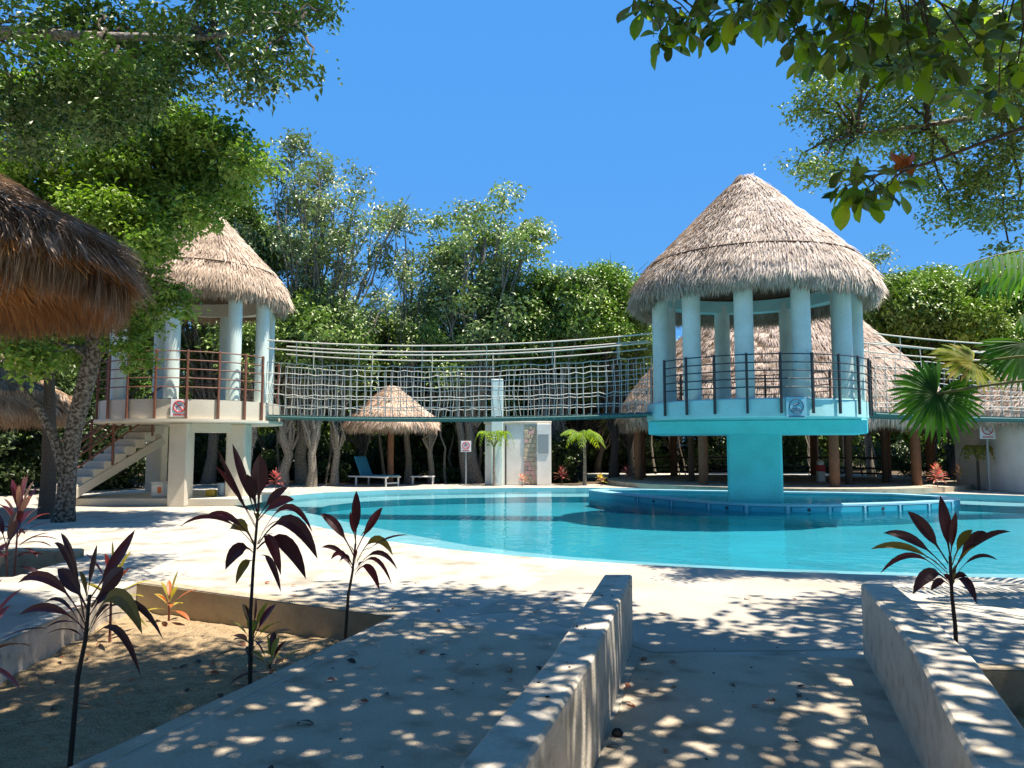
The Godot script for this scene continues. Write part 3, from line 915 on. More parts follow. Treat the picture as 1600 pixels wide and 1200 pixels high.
func tower_by_stairs() -> void:
	var c := Vector3(-7.9, 0, -19.0)
	var t := thing("stair_tower", "round cream tower with thatched cone roof and concrete stairs beside the pool", "pavilion", c)
	var o := Vector3.ZERO
	part("plinth", one_box(Vector3(-0.25, 0.085, -0.2), Vector3(4.3, 0.17, 3.6), Basis(), 0.01), M.cream, t)
	var b := MB.new()
	b.lathe([Vector2(0, 1.95), Vector2(2.07, 1.95), Vector2(2.07, 2.38), Vector2(0, 2.40)], 64)
	part("platform", b, M.cream, t)
	b = MB.new()
	b.lathe([Vector2(0, 1.87), Vector2(2.13, 1.87), Vector2(2.15, 1.89), Vector2(2.15, 1.948), Vector2(0, 1.949)], 64)
	part("platform_lip", b, M.cream, t)
	for q in [[0.42, 1.55, 0.21, 0.3], [1.42, 0.72, 0.23, 0.5], [0.95, -0.6, 0.2, 0.4], [-1.4, -1.2, 0.2, 0.4]]:
		part("support_pillar", one_box(Vector3(q[0], 0.93, q[1]), Vector3(q[2] * 2.0, 1.878, q[2] * 2.0), Basis(), 0.03), M.cream, t)
	part("support_beam", one_box(Vector3(0.92, 1.76, 1.1), Vector3(1.5, 0.216, 0.28), Basis(Vector3.UP, deg_to_rad(40)), 0.01), M.cream, t)
	for d in [-82.0, -37.0, 8.0, 50.0, 78.0, 127.0, 178.0, -130.0]:
		part("column", column(polar(o, 1.84, d, 0), 0.16, 2.395, 5.2), M.col_blue, t)
	b = MB.new()
	b.lathe([Vector2(1.66, 4.85), Vector2(1.99, 4.85), Vector2(1.99, 5.2), Vector2(1.66, 5.2), Vector2(1.66, 4.85)], 48)
	part("ring_beam", b, M.cream, t)
	railing(t, o, 2.12, 2.40, 3.48, [-88, -72, -52, -34, -17, 1, 19, 37, 54, 68], 0.5, M.rust)
	railing(t, o, 2.02, 2.40, 3.48, [112, 130, 148, 166, 184, 202, 220], 0.0, M.rust)
	cone_roof(t, Vector3(0.12, 0, 0), 2.02, 7.4, 4.98, 2700, G.tuft_far, Color(0.68, 0.56, 0.45), Color(0.42, 0.33, 0.25), 15, M.thatch_base)
	# the stairs come down towards the camera and to the side
	var run := Vector3(-0.55, 0, 0.835)
	var side := Vector3(-run.z, 0, run.x)      # towards the outside
	var top := Vector3(-0.75, 1.9, -0.1)
	var steps := 10
	var going := 0.24
	var rise := 1.73 / steps
	for k in steps:
		var y1 := 1.87 - rise * k
		var cc := top + run * (going * (k + 0.5)) + side * 0.45
		part("step", one_box(Vector3(cc.x, y1 - rise * 0.5 - 0.03, cc.z), Vector3(0.95, rise + 0.04 + 0.001 * k, going + 0.03), Basis(-side, Vector3.UP, (-side).cross(Vector3.UP)), 0.012), M.cream, t)
	for sgn in [0.0, 0.93]:
		var a: Vector3 = top + side * sgn + Vector3(0, -0.40, 0)
		var e: Vector3 = top + run * going * steps + side * sgn + Vector3(0, -1.80, 0)
		b = MB.new()
		var dir: Vector3 = (e - a).normalized()
		var bz := side
		var by := bz.cross(dir).normalized()
		if by.y < 0: by = -by
		b.box((a + e) * 0.5, Vector3((e - a).length(), 0.2, 0.12), Basis(dir, by, bz), 0.01)
		part("stringer", b, M.cream, t)
	for sgn in [-0.02, 0.95]:
		for k in [1, 5, 9]:
			var p: Vector3 = top + run * (going * (k + 0.3)) + side * sgn
			var y: float = 1.87 - rise * k
			part("stair_post", one_box(Vector3(p.x, y + 0.42, p.z), Vector3(0.05, 1.05, 0.05), Basis(), 0.006), M.rust, t)
		for h in [0.9, 0.62, 0.36]:
			var a: Vector3 = top + run * going * 0.5 + side * sgn + Vector3(0, h, 0)
			var e: Vector3 = top + run * going * 9.6 + side * sgn + Vector3(0, h - rise * 9.1, 0)
			part("stair_rail", bar(a, e, 0.022, 8), M.rust, t)
	no_diving(t, polar(o, 2.1, 15.0, 2.18), 0.36, Basis(Vector3.UP, deg_to_rad(15.0)))

# ---------------------------------------------------------------- bridges
func bridge(called: String, label: String, a: Vector3, e: Vector3, sag: float, planks: int, cell: float) -> void:
	var t := thing(called, label, "rope bridge", a)
	var d := e - a
	var along := Vector3(d.x, 0, d.z).normalized()
	var across := along.cross(Vector3.UP)
	var at := func(s: float, h: float, drop: float, w: float) -> Vector3:
		return d * s + Vector3(0, h - drop * 4.0 * s * (1.0 - s), 0) + across * w
	var bs := Basis(along, Vector3.UP, along.cross(Vector3.UP))
	for i in planks:
		var s := (i + 0.5) / planks
		part("plank", one_box(at.call(s, 0.0, sag, 0.0), Vector3(d.length() / planks - 0.035, 0.055, 1.05), bs, 0.006), M.plank, t)
	for w in [-0.56, 0.56]:
		# woven edge of the deck
		var pts := []
		var rr := []
		for i in 41:
			pts.append(at.call(i / 40.0, -0.03, sag, w)); rr.append(0.03)
		var b := MB.new()
		b.tube(pts, rr, 8)
		part("deck_edge", b, M.plank, t)
		for q in [[1.82, sag * 2.4], [1.62, sag * 2.7]]:
			pts = []; rr = []
			for i in 41:
				pts.append(at.call(i / 40.0, q[0], q[1], w * 1.05)); rr.append(0.017)
			b = MB.new()
			b.tube(pts, rr, 6)
			part("hand_rope", b, M.rope, t)
		# the net: level ropes and hangers, small cells
		b = MB.new()
		var n := int(d.length() / cell)
		var top := 1.28
		var r := RandomNumberGenerator.new()
		r.seed = 77
		for i in n + 1:
			var s := float(i) / n
			var wob := r.randfn() * 0.012
			b.tube([at.call(s, 0.03, sag, w), at.call(s + wob * 2.5 / d.length(), 0.6, sag * 1.2, w * 1.06), at.call(s, top, sag * 2.0, w)], [0.009, 0.009, 0.009], 4, false)
		for k in 5:
			var h := top * (k + 1) / 5.0
			pts = []; rr = []
			for i in n + 1:
				pts.append(at.call(float(i) / n, h + r.randfn() * 0.012, lerpf(sag, sag * 2.0, h / top), w * (1.0 + 0.06 * sin(PI * h / top)))); rr.append(0.0105)
			b.tube(pts, rr, 4, false)
		part("side_net", b, M.rope_grey, t, "stuff")
		for k in 6:
			var s := 0.08 + 0.168 * k
			part("rope_tie", bar(at.call(s, 1.28, sag * 2.0, w), at.call(s, 1.82, sag * 2.4, w * 1.05), 0.011, 5), M.rope, t)

func rope_bridges() -> void:
	bridge("rope_bridge", "net sided rope bridge with green planks hanging between the two thatched towers", Vector3(-5.85, 2.08, -19.0), Vector3(3.25, 2.10, -18.05), 0.085, 48, 0.17)
	bridge("rope_bridge", "net sided rope bridge leaving the pool tower behind the fan palm leaves", Vector3(8.2, 2.10, -18.05), Vector3(16.5, 2.05, -19.5), 0.07, 44, 0.27)

# ---------------------------------------------------------------- thatched shelters
func palapas() -> void:
	# small umbrella behind the bridge
	var t := thing("thatch_umbrella", "small thatched umbrella on a wooden post seen through the rope bridge net", "palapa", Vector3(-4.28, 0, -27.2))
	part("post", column(Vector3.ZERO, 0.11, 0.0, 3.0, 16), M.wood, t)
	cone_roof(t, Vector3.ZERO, 1.55, 3.45, 2.1, 1200, G.tuft_far, Color(0.76, 0.60, 0.47), Color(0.46, 0.33, 0.24), 25, M.thatch_base, false)
	# near umbrella at the edge of the picture: its post stands outside the frame
	t = thing("thatch_umbrella", "large shaggy thatched umbrella close by with orange brown underside", "palapa", Vector3(-4.5, 0, -5.35))
	part("post", column(Vector3.ZERO, 0.12, 0.0, 3.3, 16), M.wood, t)
	var R := 1.5
	var prof := [Vector2(0.03, 3.56), Vector2(0.2, 3.46), Vector2(1.12, 2.94), Vector2(1.40, 2.79), Vector2(1.49, 2.69), Vector2(1.48, 2.60)]
	var inner := [Vector2(0.02, 3.36), Vector2(1.0, 2.87), Vector2(1.3, 2.71), Vector2(1.46, 2.60)]
	var shell := part("roof", roof_shell(prof, inner, 48), M.orange_base, t)
	var acc := [[], []]
	thatch(acc, prof, 6000, Color(0.50, 0.41, 0.34), Color(0.17, 0.13, 0.105), 35, 0.12, 1.1)
	for k in 5:
		var rr := R - 0.01 - 0.055 * k
		var f := k / 4.0
		thatch(acc, [Vector2(rr - 0.02, 2.74 - 0.02 * k), Vector2(rr, 2.60 + 0.01 * k)], 1000, Color(0.46, 0.33, 0.22).lerp(Color(0.52, 0.25, 0.08), f), Color(0.22, 0.14, 0.09).lerp(Color(0.28, 0.12, 0.04), f), 40 + k, 0.08)
	multi("thatch", G.tuft_near[0], M.straw, acc[0], acc[1], shell, "stuff")
	acc = [[], []]
	thatch(acc, [Vector2(0.4, 3.12), Vector2(1.0, 2.85), Vector2(1.3, 2.68), Vector2(1.45, 2.60)], 3600, Color(0.78, 0.40, 0.13), Color(0.42, 0.19, 0.06), 50, -0.1, 1.0)
	multi("lining", G.tuft_near[1], M.straw, acc[0], acc[1], shell, "stuff")
	for k in 10:
		part("rafter", bar(polar(Vector3.ZERO, 0.1, k * 36.0, 3.25), polar(Vector3.ZERO, 1.3, k * 36.0, 2.66), 0.025, 7), M.dark_wood, shell)
	# a farther one at the side
	t = thing("thatch_umbrella", "thatched umbrella in half shade behind the speckled tree trunk", "palapa", Vector3(-10.6, 0, -14.9))
	part("post", column(Vector3.ZERO, 0.12, 0.0, 2.9, 16), M.wood, t)
	cone_roof(t, Vector3.ZERO, 1.75, 3.35, 2.05, 1900, G.tuft_far, Color(0.70, 0.55, 0.42), Color(0.36, 0.25, 0.17), 26, M.thatch_base, false)
	# the big hall
	t = thing("thatched_hall", "large open thatched hall on timber posts behind the pool tower", "palapa", Vector3(9.6, 0, -28.0))
	var b := MB.new()
	b.lathe([Vector2(0, -0.02), Vector2(6.1, -0.02), Vector2(6.1, 0.15), Vector2(0, 0.15)], 56)
	part("floor_slab", b, M.ramp, t)
	for d in [-90.0, -45.0, 0.0, 36.0, 72.0, 108.0, 144.0, 180.0, -145.0, -115.0]:
		part("post", column(polar(Vector3.ZERO, 5.0, d, 0), 0.15, 0.15, 3.1, 14), M.wood, t)
	for d in [-70.0, 18.0, 54.0, 160.0]:
		part("post", column(polar(Vector3.ZERO, 3.6, d, 0), 0.11, 0.15, 4.6, 12), M.dark_wood, t)
	cone_roof(t, Vector3.ZERO, 5.6, 8.6, 2.15, 7000, G.tuft_far, Color(0.66, 0.55, 0.46), Color(0.42, 0.33, 0.26), 27, M.thatch_base, false)
	for k in 3:
		var y: float = [0.5, 0.3, 0.9][k]
		part("rail", arc_tube(Vector3.ZERO, 5.2, y, 110, 250, 0.04, 24, 6), M.dark_wood, t)
	# cooler standing in the hall
	t = thing("drink_cooler", "small red and white stand on the floor of the thatched hall", "cooler", Vector3(10.55, 0.15, -26.4))
	part("body", one_box(Vector3(0, 0.18, 0), Vector3(0.24, 0.36, 0.24), Basis(), 0.02), M.white, t)
	part("red_band", one_box(Vector3(0, 0.47, 0), Vector3(0.26, 0.2, 0.26), Basis(), 0.03), M.sign_red, t)
	b = MB.new()
	b.lathe([Vector2(0, 0.57), Vector2(0.12, 0.57), Vector2(0.12, 0.68), Vector2(0.06, 0.74), Vector2(0, 0.75)], 18)
	part("lid", b, M.white, t)

func wash_wall_and_hut() -> void:
	# shower wall at the far edge of the pool
	var t := thing("shower_wall", "white shower wall with stone cladding and grey panel at the far pool edge", "wall", Vector3(0.2, 0, -27.3))
	part("wall_body", one_box(Vector3(0, 1.09, 0), Vector3(2.3, 2.16, 0.3), Basis(), 0.02), M.hut_white, t)
	part("coping", one_box(Vector3(0, 2.2, 0), Vector3(2.4, 0.09, 0.42), Basis(), 0.015), M.cream, t)
	part("tall_pier", one_box(Vector3(-0.72, 1.86, 0.22), Vector3(0.42, 3.72, 0.34), Basis(), 0.02), M.col_blue, t)
	part("pier", one_box(Vector3(0.92, 1.08, 0.22), Vector3(0.5, 2.14, 0.3), Basis(), 0.015), M.hut_white, t)
	part("grey_panel", one_box(Vector3(0.9, 1.45, 0.385), Vector3(0.36, 0.68, 0.03), Basis(), 0.006), M.grey_panel, t)
	part("shower_pipe", bar(Vector3(-0.42, 0.02, 0.24), Vector3(-0.42, 2.1, 0.24), 0.03, 8), M.bronze, t)
	part("shower_arm", bar(Vector3(-0.42, 2.1, 0.24), Vector3(-0.42, 2.05, 0.6), 0.025, 8), M.bronze, t)
	var r := RandomNumberGenerator.new()
	r.seed = 12
	var stones := []
	for k in 4:
		stones.append(plain_mat("tan stone", lin(0.42 + 0.05 * k, 0.345 + 0.035 * (k % 3), 0.25 + 0.02 * k), 0.9))
	for row in 13:
		var x := 0.22
		while x < 0.64:
			var w := minf(r.randf_range(0.12, 0.26), 0.66 - x)
			if w > 0.06: part("stone", one_box(Vector3(x + w / 2, 0.12 + row * 0.158, 0.16), Vector3(w - 0.014, 0.145, 0.05 + r.randf() * 0.03), Basis(), 0.012), stones[r.randi() % 4], t)
			x += w
	# small hut at the side
	t = thing("thatched_hut", "small white hut with thatched roof and one brown window", "hut", Vector3(16.9, 0, -23.6))
	part("wall_body", one_box(Vector3(0, 1.0, 0), Vector3(4.4, 2.0, 4.0), Basis(), 0.02), M.hut_white, t)
	var w2 := part("window", one_box(Vector3(-1.62, 1.62, 2.0), Vector3(0.4, 0.46, 0.06), Basis(), 0.008), M.cream, t)
	part("pane", one_box(Vector3(-1.62, 1.62, 2.02), Vector3(0.29, 0.35, 0.05), Basis(), 0.004), M.wood, w2)
	part("frame_bar", one_box(Vector3(-1.62, 1.62, 2.045), Vector3(0.025, 0.35, 0.02), Basis(), 0.003), M.dark_wood, w2)
	cone_roof(t, Vector3.ZERO, 3.0, 4.6, 2.1, 2200, G.tuft_far, Color(0.74, 0.62, 0.51), Color(0.48, 0.38, 0.29), 29, M.thatch_base, false)

# ---------------------------------------------------------------- forest behind the pool
func forest() -> void:
	var grey_a := Color(0.19, 0.235, 0.11)
	var grey_b := Color(0.36, 0.41, 0.23)
	var mid_a := Color(0.12, 0.19, 0.04)
	var mid_b := Color(0.26, 0.35, 0.085)
	var lush_a := Color(0.13, 0.23, 0.03)
	var lush_b := Color(0.31, 0.42, 0.06)
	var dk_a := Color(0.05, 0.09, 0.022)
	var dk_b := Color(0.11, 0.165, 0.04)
	var airy := {"clumps": 34, "clump_r": 0.72, "density": 9.5, "twigs": 2, "a": grey_a, "b": grey_b, "bark": M.bark_pale}
	var full := {"clumps": 30, "clump_r": 1.05, "density": 17.0, "twigs": 1, "a": mid_a, "b": mid_b, "bark": M.bark_pale}
	var lush := {"clumps": 26, "clump_r": 1.0, "density": 19.0, "twigs": 2, "a": lush_a, "b": lush_b, "bark": M.bark_brown}
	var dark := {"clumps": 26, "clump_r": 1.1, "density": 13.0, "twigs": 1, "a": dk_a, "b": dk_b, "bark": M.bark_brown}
	var g := "trees of the wood behind the pool"
	var mk := func(called: String, label: String, base: Vector3, mid: Vector3, rad: Vector3, tr: float, kind: Dictionary, more: Dictionary) -> void:
		var d := kind.duplicate()
		d.merge(more, true)
		tree(called, label, g, base, mid, rad, tr, d)
	mk.call("tall_tree", "tallest airy grey green tree with pale trunk, beside the stair tower roof", Vector3(-7.4, 0, -27.5), Vector3(0.5, 8.6, 0), Vector3(3.1, 3.9, 2.4), 0.22, airy, {"seed": 11, "clumps": 62})
	mk.call("slim_tree", "slim wispy tree with sparse top between the two tall airy trees", Vector3(-3.9, 0, -29), Vector3(0.1, 7.4, 0), Vector3(1.3, 3.5, 1.3), 0.13, airy, {"seed": 12, "clumps": 20, "clump_r": 0.5, "density": 7.0})
	mk.call("forked_tree", "airy tree with thick forked grey trunk beside the shower wall", Vector3(-1.4, 0, -29.3), Vector3(0.35, 7.9, 0), Vector3(2.9, 3.5, 2.3), 0.27, airy, {"seed": 13, "clumps": 60, "forks": 2, "a": Color(0.18, 0.24, 0.085), "b": Color(0.36, 0.43, 0.18)})
	mk.call("low_tree", "lower bushy tree between the forked tree and the round lush tree", Vector3(1.6, 0, -30), Vector3(0.1, 5.7, 0), Vector3(2.2, 2.6, 2.0), 0.18, full, {"seed": 14})
	mk.call("lush_tree", "round lush yellow green tree beside the pool tower roof", Vector3(4.1, 0, -31), Vector3(-0.1, 6.8, 0), Vector3(1.9, 2.2, 1.8), 0.2, lush, {"seed": 15})
	mk.call("spreading_tree", "dark limbed tree with tangled branches under the lush crown", Vector3(2.9, 0, -33), Vector3(0.2, 5.0, 0), Vector3(2.6, 2.0, 2.0), 0.22, full, {"seed": 16, "bark": M.bark_brown, "density": 8.0})
	mk.call("bushy_tree", "bushy olive tree behind the fan palm and the hut", Vector3(17.0, 0, -29.5), Vector3(-0.6, 5.8, 0), Vector3(2.9, 2.8, 2.2), 0.2, lush, {"seed": 17, "clumps": 40, "a": mid_a, "b": lush_b})
	mk.call("round_tree", "broad tree behind the hut roof at the picture edge", Vector3(20.8, 0, -30), Vector3(-0.3, 6.0, 0), Vector3(2.8, 3.0, 2.2), 0.2, lush, {"seed": 18, "clumps": 36})
	mk.call("wispy_tree", "wispy pale tree whose top shows beside the pool tower eave", Vector3(15.6, 0, -33.5), Vector3(0, 7.4, 0), Vector3(1.9, 2.9, 1.8), 0.16, airy, {"seed": 19, "clumps": 26})
	mk.call("broad_tree", "broad tree rising behind the stair tower roof", Vector3(-11.2, 0, -28.5), Vector3(0, 8.0, 0), Vector3(2.8, 4.0, 2.4), 0.22, full, {"seed": 20, "clumps": 40})
	mk.call("dense_tree", "dense tree behind the bright foliage and the stair tower", Vector3(-15.0, 0, -27), Vector3(0, 7.2, 0), Vector3(3.2, 4.2, 2.6), 0.24, full, {"seed": 21, "clumps": 44})
	mk.call("shade_tree", "dark tree behind the half shaded thatched umbrella", Vector3(-15.8, 0, -21.5), Vector3(0, 4.6, 0), Vector3(2.9, 3.0, 2.2), 0.2, dark, {"seed": 22, "clumps": 40})
	# a row of slim trunks under the bridge
	for q in [[-8.7, 25.6, 0.15, "slender tree with pale trunk next to the stair tower pillar"], [-7.75, 26.2, 0.19, "stout grey trunked tree second along from the stair tower"], [-6.75, 26.0, 0.16, "slender light barked tree in the row under the bridge"], [-6.1, 26.6, 0.14, "thin tree next to the teal lounger, under the bridge"], [-3.0, 28.6, 0.12, "thin tree leaning behind the small umbrella"]]:
		mk.call("slender_tree", q[3], Vector3(q[0], 0, -q[1]), Vector3(0.1, 5.0, 0), Vector3(1.2, 1.5, 1.1), q[2], full, {"seed": 60 + int(absf(q[0]) * 10), "clumps": 13, "clump_r": 0.75, "density": 9.0})
	# second row, one by one
	var k := 0
	var second := ["airy pale second row tree behind the broad shading trees at the picture edge", "leafy second row tree between the broad tree and the tallest airy tree", "leafy second row tree right behind the stair tower end of the rope bridge", "lush second row tree behind the small umbrella", "leafy second row tree behind the shower wall coping", "dark second row tree between the low bushy tree and the lush tree", "leafy second row tree behind the lush tree, next to the hall roof", "leafy second row tree far behind the half shaded umbrella", "leafy second row tree behind the bushy olive tree near the hut", "lush second row tree behind the broad tree at the hut", "leafy second row tree seen under the hall roof, past the clearing", "lush second row tree seen past the middle posts of the hall", "dark second row tree beyond the clearing beside the hut", "lush second row tree beside the hut, closest to the picture edge", "dark second row tree behind the speckled trunk", "leafy second row tree farthest out beyond the half shaded umbrella", "dark second row tree past the first posts of the hall, beyond the clearing", "lush second row tree behind the forked tree", "dark second row tree behind the slim wispy tree", "lush second row tree behind the tallest airy tree"]
	for q in [[-13.0, 33, 6.4, 0], [-9.4, 33, 5.8, 1], [-6.2, 32.5, 4.7, 1], [-3.3, 33, 4.5, 2], [-0.6, 32.4, 4.4, 1], [2.0, 35, 5.4, 3], [5.6, 36, 5.2, 1], [-18.5, 30, 7.0, 1], [19, 35, 6.2, 1], [23.5, 33, 6.4, 2], [13.0, 41, 4.8, 1], [8.6, 42, 5.0, 2], [17.4, 40, 5.4, 3], [22, 26.5, 4.6, 2], [-20, 24, 5.5, 3], [-23, 29, 6.5, 1], [4.6, 41.5, 4.6, 3], [0.2, 39, 5.2, 2], [-5.0, 38, 5.6, 3], [-9.8, 38.5, 6.2, 2]]:
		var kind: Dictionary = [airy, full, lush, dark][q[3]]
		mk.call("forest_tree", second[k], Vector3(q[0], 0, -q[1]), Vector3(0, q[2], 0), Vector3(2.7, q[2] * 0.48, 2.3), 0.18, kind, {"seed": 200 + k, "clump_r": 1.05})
		k += 1
	# trees round the clearing on the camera's side: they keep the low sky off the shaded walkway
	k = 0
	for q in [[-15, -9, 5.6], [-9.5, -12, 5.8], [-4, -11, 5.4], [1.5, -12.5, 5.8], [7, -11, 5.6], [12.5, -10, 5.6], [18, -6, 5.8], [20, 0.5, 5.6], [-19, -3, 5.6], [-17, 3, 5.4], [19.5, 6.5, 5.0]]:
		mk.call("shade_tree", "dense shade tree standing on the camera side of the pool deck", Vector3(q[0], 0, -q[1]), Vector3(0, q[2], 0), Vector3(3.6, q[2] * 0.62, 3.0), 0.22, full, {"seed": 400 + k, "clumps": 46, "clump_r": 1.3, "density": 12.0, "leaves": [G.dense_a]})
		k += 1
	# the wood beyond, and what grows low on its floor
	var r := RandomNumberGenerator.new()
	r.seed = 5
	var balls := []
	for i in 330:
		balls.append([r.randf_range(-34, 40), r.randf_range(0.3, 5.6), -r.randf_range(44, 52), r.randf_range(1.1, 1.9)])
	var far := tag(Node3D.new(), "far wood closing the view behind the trees", "wood", "", "stuff")
	far.name = "distant_wood"
	add_child(far)
	fill_balls(balls, 2.6, [G.big_a], dk_a, mid_b, M.leaf_soft, far, 6, "foliage", 0.9, "stuff")
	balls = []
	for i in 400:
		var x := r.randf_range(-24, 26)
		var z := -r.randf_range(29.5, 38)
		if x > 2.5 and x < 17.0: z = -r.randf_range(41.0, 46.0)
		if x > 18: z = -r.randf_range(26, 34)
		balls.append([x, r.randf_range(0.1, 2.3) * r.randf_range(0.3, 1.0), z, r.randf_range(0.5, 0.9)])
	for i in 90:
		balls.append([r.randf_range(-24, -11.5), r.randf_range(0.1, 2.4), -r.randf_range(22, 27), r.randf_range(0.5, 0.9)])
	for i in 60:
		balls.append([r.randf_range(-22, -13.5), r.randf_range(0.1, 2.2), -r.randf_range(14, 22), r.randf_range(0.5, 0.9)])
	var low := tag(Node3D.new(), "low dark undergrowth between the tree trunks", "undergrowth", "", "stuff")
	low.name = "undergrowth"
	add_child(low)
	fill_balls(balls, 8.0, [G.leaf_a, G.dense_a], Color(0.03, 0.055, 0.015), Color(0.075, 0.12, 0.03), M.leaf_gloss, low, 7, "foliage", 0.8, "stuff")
	# thin bare stems between the trees
	for i in 46:
		var x := r.randf_range(-12, 24)
		var z := -r.randf_range(28.3, 33)
		if x > 2.5 and x < 17: z = -r.randf_range(35.5, 43.0)
		var b := MB.new()
		var h := r.randf_range(2.2, 4.5)
		b.tube(curve(Vector3(0, -0.05, 0), Vector3(r.randfn() * 0.3, h * 0.5, 0), Vector3(r.randfn() * 0.5, h, r.randfn() * 0.3), 6, 0.04, r), taper(r.randf_range(0.035, 0.08), 0.02, 6), 6)
		var s := part("sapling_stem", b, M.bark_pale if i % 3 else M.bark_brown, self)
		s.position = Vector3(x, 0, z)
		tag(s, "thin bare sapling stem among the tree trunks of the wood", "sapling", "bare saplings in the wood")
	var b2 := MB.new()
	b2.sheet(V2([[1.5, 34.2], [18, 33.6], [19, 40.5], [9, 41.5], [2.5, 40.5]]), -0.008)
	struct("gravel_clearing", b2, M.clearing, "pale sunlit clearing behind the thatched hall")

# ---------------------------------------------------------------- trees close to the camera
func balls_limbs(b: MB, from: Array, balls: Array, r0: float, sd: int) -> void:
	var r := RandomNumberGenerator.new()
	r.seed = sd
	for q in balls:
		var c := Vector3(q[0], q[1], q[2])
		var best: Vector3 = from[0]
		for p in from:
			if p.distance_to(c) < best.distance_to(c): best = p
		b.tube(curve(best, best.lerp(c, 0.5) + Vector3(0, 0.25, 0), c, 6, 0.05, r), taper(r0, 0.008, 6), 6)

func near_trees() -> void:
	# tree with the speckled trunk
	var t := thing("leaning_tree", "tree with leaning speckled trunk and bright green crown before the stair tower", "tree")
	var b := MB.new()
	var r := RandomNumberGenerator.new()
	r.seed = 2
	var tp := [Vector3(-7.95, -0.1, -13.75), Vector3(-7.92, 0.25, -13.75), Vector3(-7.9, 0.9, -13.75), Vector3(-7.82, 1.6, -13.72), Vector3(-7.66, 2.3, -13.7), Vector3(-7.52, 3.0, -13.7), Vector3(-7.42, 3.8, -13.6), Vector3(-7.2, 4.8, -13.4), Vector3(-6.9, 5.8, -13.2), Vector3(-6.5, 7.0, -13.2), Vector3(-6.0, 8.6, -13.2), Vector3(-5.4, 10.0, -13.4)]
	b.tube(tp, [0.22, 0.165, 0.145, 0.145, 0.155, 0.15, 0.14, 0.13, 0.13, 0.11, 0.08, 0.04], 14)
	part("trunk", b, M.bark_dark, t)
	b = MB.new()
	b.tube([Vector3(-7.9, 0.75, -13.7), Vector3(-8.1, 1.5, -13.6), Vector3(-8.35, 2.0, -13.55), Vector3(-8.7, 2.45, -13.5)], [0.09, 0.08, 0.07, 0.03], 9)
	part("side_branch", b, M.bark_dark, t)
	var balls := [[-8.60, 3.78, -13.42, 0.60], [-7.82, 3.94, -13.64, 0.60], [-7.20, 4.43, -13.73, 0.60], [-6.84, 3.65, -14.00, 0.45], [-6.33, 4.05, -13.63, 0.45], [-6.07, 4.00, -13.96, 0.30], [-6.30, 4.86, -12.35, 0.70], [-6.16, 5.43, -13.14, 0.70], [-6.65, 4.85, -14.00, 0.50], [-5.76, 6.12, -13.47, 0.70], [-5.37, 6.53, -13.92, 0.60], [-4.29, 6.05, -12.50, 0.45], [-5.87, 6.58, -13.14, 0.70], [-5.04, 6.59, -12.74, 0.50], [-4.77, 5.94, -13.28, 0.40], [-6.61, 6.07, -13.33, 0.70], [-6.72, 5.17, -12.32, 0.70], [-7.54, 4.74, -12.69, 0.70], [-8.07, 5.32, -12.80, 0.80], [-9.23, 4.84, -13.95, 0.70], [-7.95, 6.08, -13.68, 0.70], [-6.69, 6.25, -12.59, 0.70], [-8.14, 6.94, -13.73, 0.70], [-8.17, 6.12, -12.55, 0.70], [-6.46, 7.17, -13.41, 0.60], [-5.23, 5.24, -12.53, 0.40], [-5.29, 6.68, -12.30, 0.50], [-6.98, 3.04, -13.87, 0.40], [-7.87, 2.78, -12.68, 0.40], [-8.31, 3.00, -12.69, 0.50], [-8.15, 3.12, -14.07, 0.40], [-6.85, 6.94, -13.87, 0.50]]
	balls.append_array([[-9.6, 5.4, -13.2, 0.8], [-9.4, 6.4, -13.4, 0.8], [-9.9, 4.3, -13.0, 0.7], [-8.8, 7.4, -13.2, 0.8], [-7.6, 7.8, -13.4, 0.8], [-6.4, 7.9, -13.0, 0.6]])
	b = MB.new()
	balls_limbs(b, tp.slice(4), balls, 0.045, 3)
	part("limbs", b, M.bark_dark, t)
	fill_balls(balls, 44.0, [G.mid_a, G.mid_b], Color(0.105, 0.19, 0.03), Color(0.30, 0.40, 0.07), M.leaf_soft, t, 31)
	# the upper crown of the same tree, above the frame: shades the deck
	var up := []
	for i in 15:
		up.append([r.randf_range(-6.2, -2.6), r.randf_range(9.9, 10.8), -r.randf_range(12.2, 14.6), r.randf_range(0.5, 0.85)])
	fill_balls(up, 14.0, [G.leaf_b], Color(0.05, 0.1, 0.015), Color(0.12, 0.19, 0.03), M.leaf_soft, t, 32, "upper_crown")
	b = MB.new()
	balls_limbs(b, [tp[10], tp[11]], up, 0.05, 4)
	part("upper_limbs", b, M.bark_dark, t)
	# post like trunk beside it
	b = MB.new()
	b.tube([Vector3(0, -0.1, 0), Vector3(0.02, 0.8, 0), Vector3(0.0, 1.7, 0.02), Vector3(-0.06, 2.6, 0), Vector3(-0.1, 3.4, 0)], [0.15, 0.13, 0.115, 0.09, 0.05], 9)
	var s := thing("grey_trunk", "straight greyish second trunk just beside the speckled leaning trunk", "tree", Vector3(-8.62, 0, -14.35))
	part("trunk", b, M.bark_brown, s)
	fill_balls([[-0.3, 3.5, 0.1, 0.6], [0.3, 3.8, 0, 0.6], [-0.8, 3.9, -0.2, 0.6], [-1.4, 3.7, -0.2, 0.55]], 30.0, [G.fine_a], Color(0.04, 0.085, 0.012), Color(0.1, 0.16, 0.025), M.leaf_soft, s, 33)

	# dark foliage reaching in overhead; its trunk stands out of the frame
	t = thing("overhanging_tree", "dark leaved tree reaching in overhead above the shaggy umbrella", "tree")
